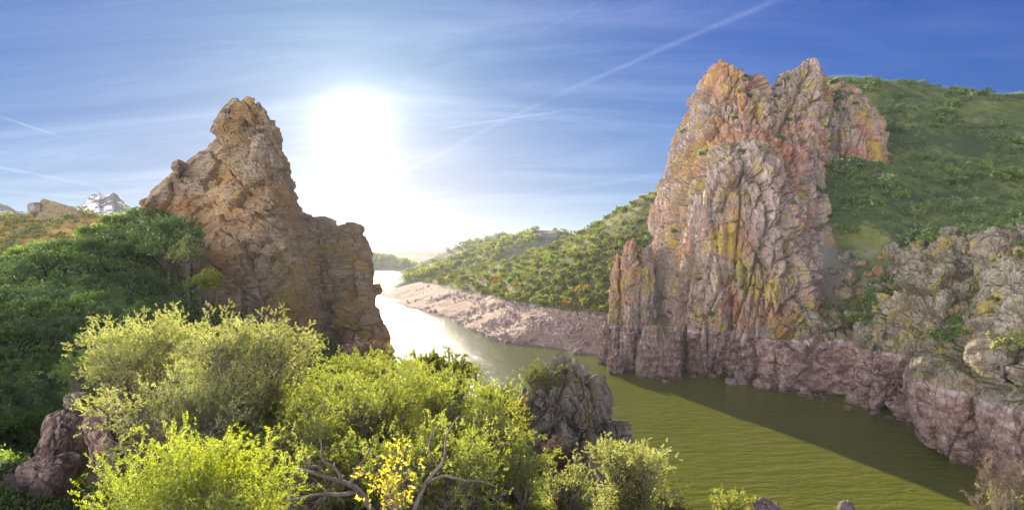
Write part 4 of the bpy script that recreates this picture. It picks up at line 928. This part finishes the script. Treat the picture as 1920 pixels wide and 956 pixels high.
FARW = scrub_mesh(340, L_OAK, 160, .26, .2)
def crown_mass(name, hf, u0, u1, Y0, Y1, n, size, label, seed, cond=None, mat=None, grow=0):
    """far woodland too small and too many to tell apart"""
    rng = np.random.default_rng(seed); Y = np.exp(rng.uniform(math.log(Y0), math.log(Y1), n)); u = rng.uniform(u0, u1, n); x = (u-CX)/F*Y; z = hf(x, Y)
    ok = (z > -42 if cond is None else cond(u, 0, x, Y, z)) & (vnoise(np.stack([x/60, Y/60, z*0], 1), seed) > -.45)
    x, Y, z = x[ok], Y[ok], z[ok]; N = len(x); size = size*(Y/80)**.6 if grow else size
    k = 26 if cond is None else 110; c = np.repeat(np.stack([x, Y, z+size*.45], 1), k, 0); d = unit(rng.normal(size=(N*k, 3))); s_ = np.repeat(size*rng.uniform(.6, 1.2, N), k)
    c = c+d*s_[:, None]*np.array([.55, .55, .45])*rng.uniform(.6, 1, (N*k, 1))
    lk = .5 if cond is None else .26
    V, Fq, T = leaves(c, unit(d+rng.normal(size=d.shape)*.6), s_*lk, s_*lk*.8, rng, np.repeat(rng.uniform(0, 1, N), k))
    link(name, mesh_np(name, V, Fq, mat or (L_DARK if name == 'slope_scrub' else L_OAK), {'tint': T}), None, (0, 0, 0), label, 'woodland', None, 'stuff')
crown_mass('oak_woodland', hB, 745, 1262, 335, 900, 1500, 3.9, 'round oak crowns packed between the larger oaks across the river', 60, lambda u, v, x, Y, z: (z > -34) & ~((u > 1215) & (Y < 380)))
crown_mass('far_woodland', h2, 760, 1150, 820, 1120, 900, 7.0, 'tiny trees dotted over the second hill down the river', 61)
crown_mass('far_woodland', h3, 740, 1000, 1000, 1400, 700, 7.0, 'tiny trees dotted over the hill furthest down the bank', 62)
crown_mass('far_woodland', h4, 500, 800, 1850, 2200, 900, 11.0, 'hazy woods on the low hill beyond the bright water', 63)
crown_mass('low_scrub', hA, -100, 640, 26, 165, 1500, 1.25, 'low dense scrub covering the shaded slope under the crag', 68, lambda u, v, x, Y, z: (z > -42) & ~((u > 330) & (Y > 122)), L_GREEN, 1)
crown_mass('low_scrub', hA, -100, 640, 26, 165, 900, 1.1, 'darker low scrub between the bushes of the shaded slope', 69, lambda u, v, x, Y, z: (z > -42) & ~((u > 330) & (Y > 122)), L_DARK, 1)
crown_mass('golden_scrub', h6, -60, 230, 330, 440, 420, 2.6, 'scrub dotted over the golden hill', 64)

HS = [scrub_mesh(350+i, m_, 420, .16, .11, flat=.6) for i, m_ in enumerate((L_DARK, L_DARK, L_GREEN))]
def clumpy(u, v, x, Y, z): return (z > -29) & (vnoise(np.stack([x/26, Y/26, z*0], 1), 71)+.35*vnoise(np.stack([x/8, Y/8, z*0], 1), 72) > .02)
pts = sample(hC, 1480, 1950, 225, 430, 260, clumpy, .008)
scatter(pts, 3.2*rng.uniform(.6, 1.6, len(pts)), HS, 'hill_shrub', None, 'shrub', 'dark shrubs on the green hillside behind the peak', 3,
        labels=['dark shrub on the green hillside behind the peak']*2+['mid green shrub on the green hillside behind the peak'], zone=zhill)
undergrowth('hillside_scrub', hC, (1440, 1980, 200, 440), 55000, .11, L_DARK, 'dark low scrub in patches over the green hillside', lambda u, v, x, Y, z: clumpy(u, v, x, Y, z+0), 6)
undergrowth('hillside_grass', hC, (1440, 1980, 190, 440), 30000, .06, L_GREEN, 'short green grass on the hillside', None, 7)

# rocks lying on the slope between the peak and the shore cliff
RK = []
for i in range(5):
    o = boulder('slope_rock', 1560+i*30, 470+i*9, 248, 12, 11, 400+i, M_SHORE, 'grey lichened rock on the slope between the peak and the shore cliff', 'rock', 'grey rocks on the slope behind the shore cliff', res=34, square=.8)
    x, y = o.location[0], o.location[1]; o.location[2] = float(hC(np.array([x]), np.array([y]))[0])-1.0; RK.append(o)
pr = sample(hC, 1480, 1780, 225, 300, 45, lambda u, v, x, Y, z: (v > 480) & (z > -34), .012)
for i, q in enumerate(pr):
    o = RK[i % 5].copy(); C.objects.link(o); k = rng.uniform(.35, 1.5); o.location = (float(q[0]), float(q[1]), float(q[2])-k*1.2); o.scale = (k, k*1.0, k*rng.uniform(.6, 1.3)); o.rotation_euler = (0, 0, rng.uniform(0, 6))
def ledge_shrubs(key, n, size, meshes, label, group, seed, zmin=-30, nz=.35, probs=None, cond=None):
    V, N = SURF[key]; rr = np.random.default_rng(seed); N = N*np.sign(N[:, 2:3]+1e-9) if False else N
    vis = (N[:, 2] > nz) & (V[:, 2] > zmin) & (-(N*unit(V)).sum(1) > .1)
    if cond is not None: vis &= cond(CX+V[:, 0]/V[:, 1]*F, CY-V[:, 2]/V[:, 1]*F)
    idx = np.nonzero(vis)[0]
    if not len(idx): return
    sel = rr.choice(idx, min(n, len(idx)), replace=False)
    scatter(V[sel], size*rr.uniform(.5, 1.5, len(sel)), meshes, 'ledge_shrub', label, 'shrub', group, seed, probs)
crown_mass('slope_scrub', hC, 1480, 1960, 220, 430, 4200, 1.7, 'dark scrub growing in patches over the green hillside', 65, lambda u, v, x, Y, z: clumpy(u, v, x, Y, z))
ledge_shrubs('peak', 72, 1.7, HS, 'dark shrub rooted on a ledge of the jagged peak', 'shrubs on the ledges of the peak', 11)
SHR = HS+[NEAR[1], OAK[0]]
ledge_shrubs('shore', 110, 3.0, SHR, 'green shrub rooted among the rocks of the shore cliff', 'shrubs on the shore cliff', 12, nz=.15)
ledge_shrubs('m1', 44, 2.3, SHR, 'green shrub on the rugged grey crag with the pale crest', 'shrubs on the rugged grey crag', 14, nz=.2)
ledge_shrubs('m3', 26, 2.2, [OAK[0], OAK[1], NEAR[1]], 'sunlit shrub on the pale crag at the picture edge', 'shrubs on the edge crag', 15, nz=.15)
ledge_shrubs('peak', 16, 1.6, HS[:2], 'dark shrub on the skyline notch of the jagged peak', 'shrubs on the peak skyline', 17, nz=-.2, cond=lambda u, v: (u > 1375) & (u < 1475) & (v < 195) & (v > 118))
ledge_shrubs('face', 22, 2.2, HS[:2], 'dark shrub on top of the separate orange crag', 'shrubs on the orange crag', 18, nz=-.1, cond=lambda u, v: (u > 1535) & (u < 1640) & (v < 215))
ledge_shrubs('left', 5, .9, HS, 'tiny shrub rooted in a crack of the brown crag', 'shrubs on the brown crag', 13, zmin=-5)

# dead branches standing in the shallows
def snag(u, v, Y, h, seed, label):
    rng = np.random.default_rng(seed); b = P(u, v, Y); parts = [tube(curve(np.array([0, 0, -1.]), np.array([rng.normal()*.5, 0, h]), 8, .1, rng), np.linspace(.16, .04, 8), 5)]
    for i in range(4):
        s_ = np.array([0, 0, h*rng.uniform(.3, .8)]); parts.append(tube(curve(s_, s_+np.array([rng.normal()*1.2, rng.normal()*.6, rng.uniform(.3, 1.2)]), 5, .1, rng), np.linspace(.08, .02, 5), 4))
    V, Fq = join(parts); link('dead_branch', mesh_np('dead_branch', V, Fq, M_BARK, None, True), None, (b[0], b[1], WZ), label, 'dead branch', 'dead branches in the shallows')
snag(826, 604, 436, 2.6, 1, 'short dead branch standing in the shallows, further from the bank')
snag(836, 606, 430, 4.0, 2, 'taller forked dead branch standing in the shallows off the scree bank')
# birds far up in the sky
def bird(u, v, Y, span, roll, label):
    b = P(u, v, Y); s_ = span/2
    V = []; Fq = []
    for sg in (-1, 1):
        o = len(V); prof = [(0, .16, 0), (.35, .2, .10), (.7, .12, .12), (1, -.10, .05)]; tr = [(0, -.16, 0), (.35, -.18, .10), (.7, -.14, .12), (1, -.16, .05)]
        for a, c in zip(prof, tr):
            for q in (a, c): V += [(sg*q[0]*s_, q[1]*s_, q[2]*s_+.03*s_*(1-q[0])), (sg*q[0]*s_, q[1]*s_, q[2]*s_-.03*s_*(1-q[0]))]
        for i in range(3):
            k = o+i*4; Fq += [(k, k+4, k+6, k+2), (k+1, k+3, k+7, k+5), (k, k+1, k+5, k+4), (k+2, k+6, k+7, k+3)]
    tv, tf = tube([(0, .42*s_, 0), (0, .3*s_, 0), (0, .1*s_, 0), (0, -.15*s_, 0), (0, -.4*s_, 0)], np.array([.01, .05, .09, .07, .03])*s_*1.1, 8)
    n0 = len(V); V = np.concatenate([np.array(V), tv]); Fq = np.concatenate([np.array(Fq), tf+n0])
    o = link('bird', mesh_np('bird', V, Fq, M_BARK), None, b, label, 'bird'); o.rotation_euler = (.5, roll, .7)
bird(1169, 155, 420, 2.6, .4, 'tiny soaring bird in the blue sky, nearer the peak, ahead of its companion')
bird(1176, 157, 430, 2.4, -.3, 'tiny soaring bird close behind the first beside the peak')
bird(1003, 70, 420, 2.0, .2, 'lone tiny bird high above the river in the upper sky')

# ------------------------------------------------------------------ air
mh, gg, out = new_mat('haze')
pv = gg.n('ShaderNodeVolumePrincipled'); gg.put(pv.inputs['Color'], (.82, .90, 1.0)); pv.inputs['Density'].default_value = .00006; pv.inputs['Anisotropy'].default_value = .3
gg.t.links.new(pv.outputs[0], out.inputs[1])
x0, x1, y0, y1, z0, z1 = -12500, 12500, -40, 12500, -70, 150
hv = [(x0,y0,z0),(x1,y0,z0),(x1,y1,z0),(x0,y1,z0),(x0,y0,z1),(x1,y0,z1),(x1,y1,z1),(x0,y1,z1)]
link('haze', mesh_np('haze', hv, [(0,3,2,1),(4,5,6,7),(0,1,5,4),(1,2,6,5),(2,3,7,6),(3,0,4,7)], mh), None, (0,0,0), 'pale sunlit haze over the whole valley', 'haze', None, 'stuff')
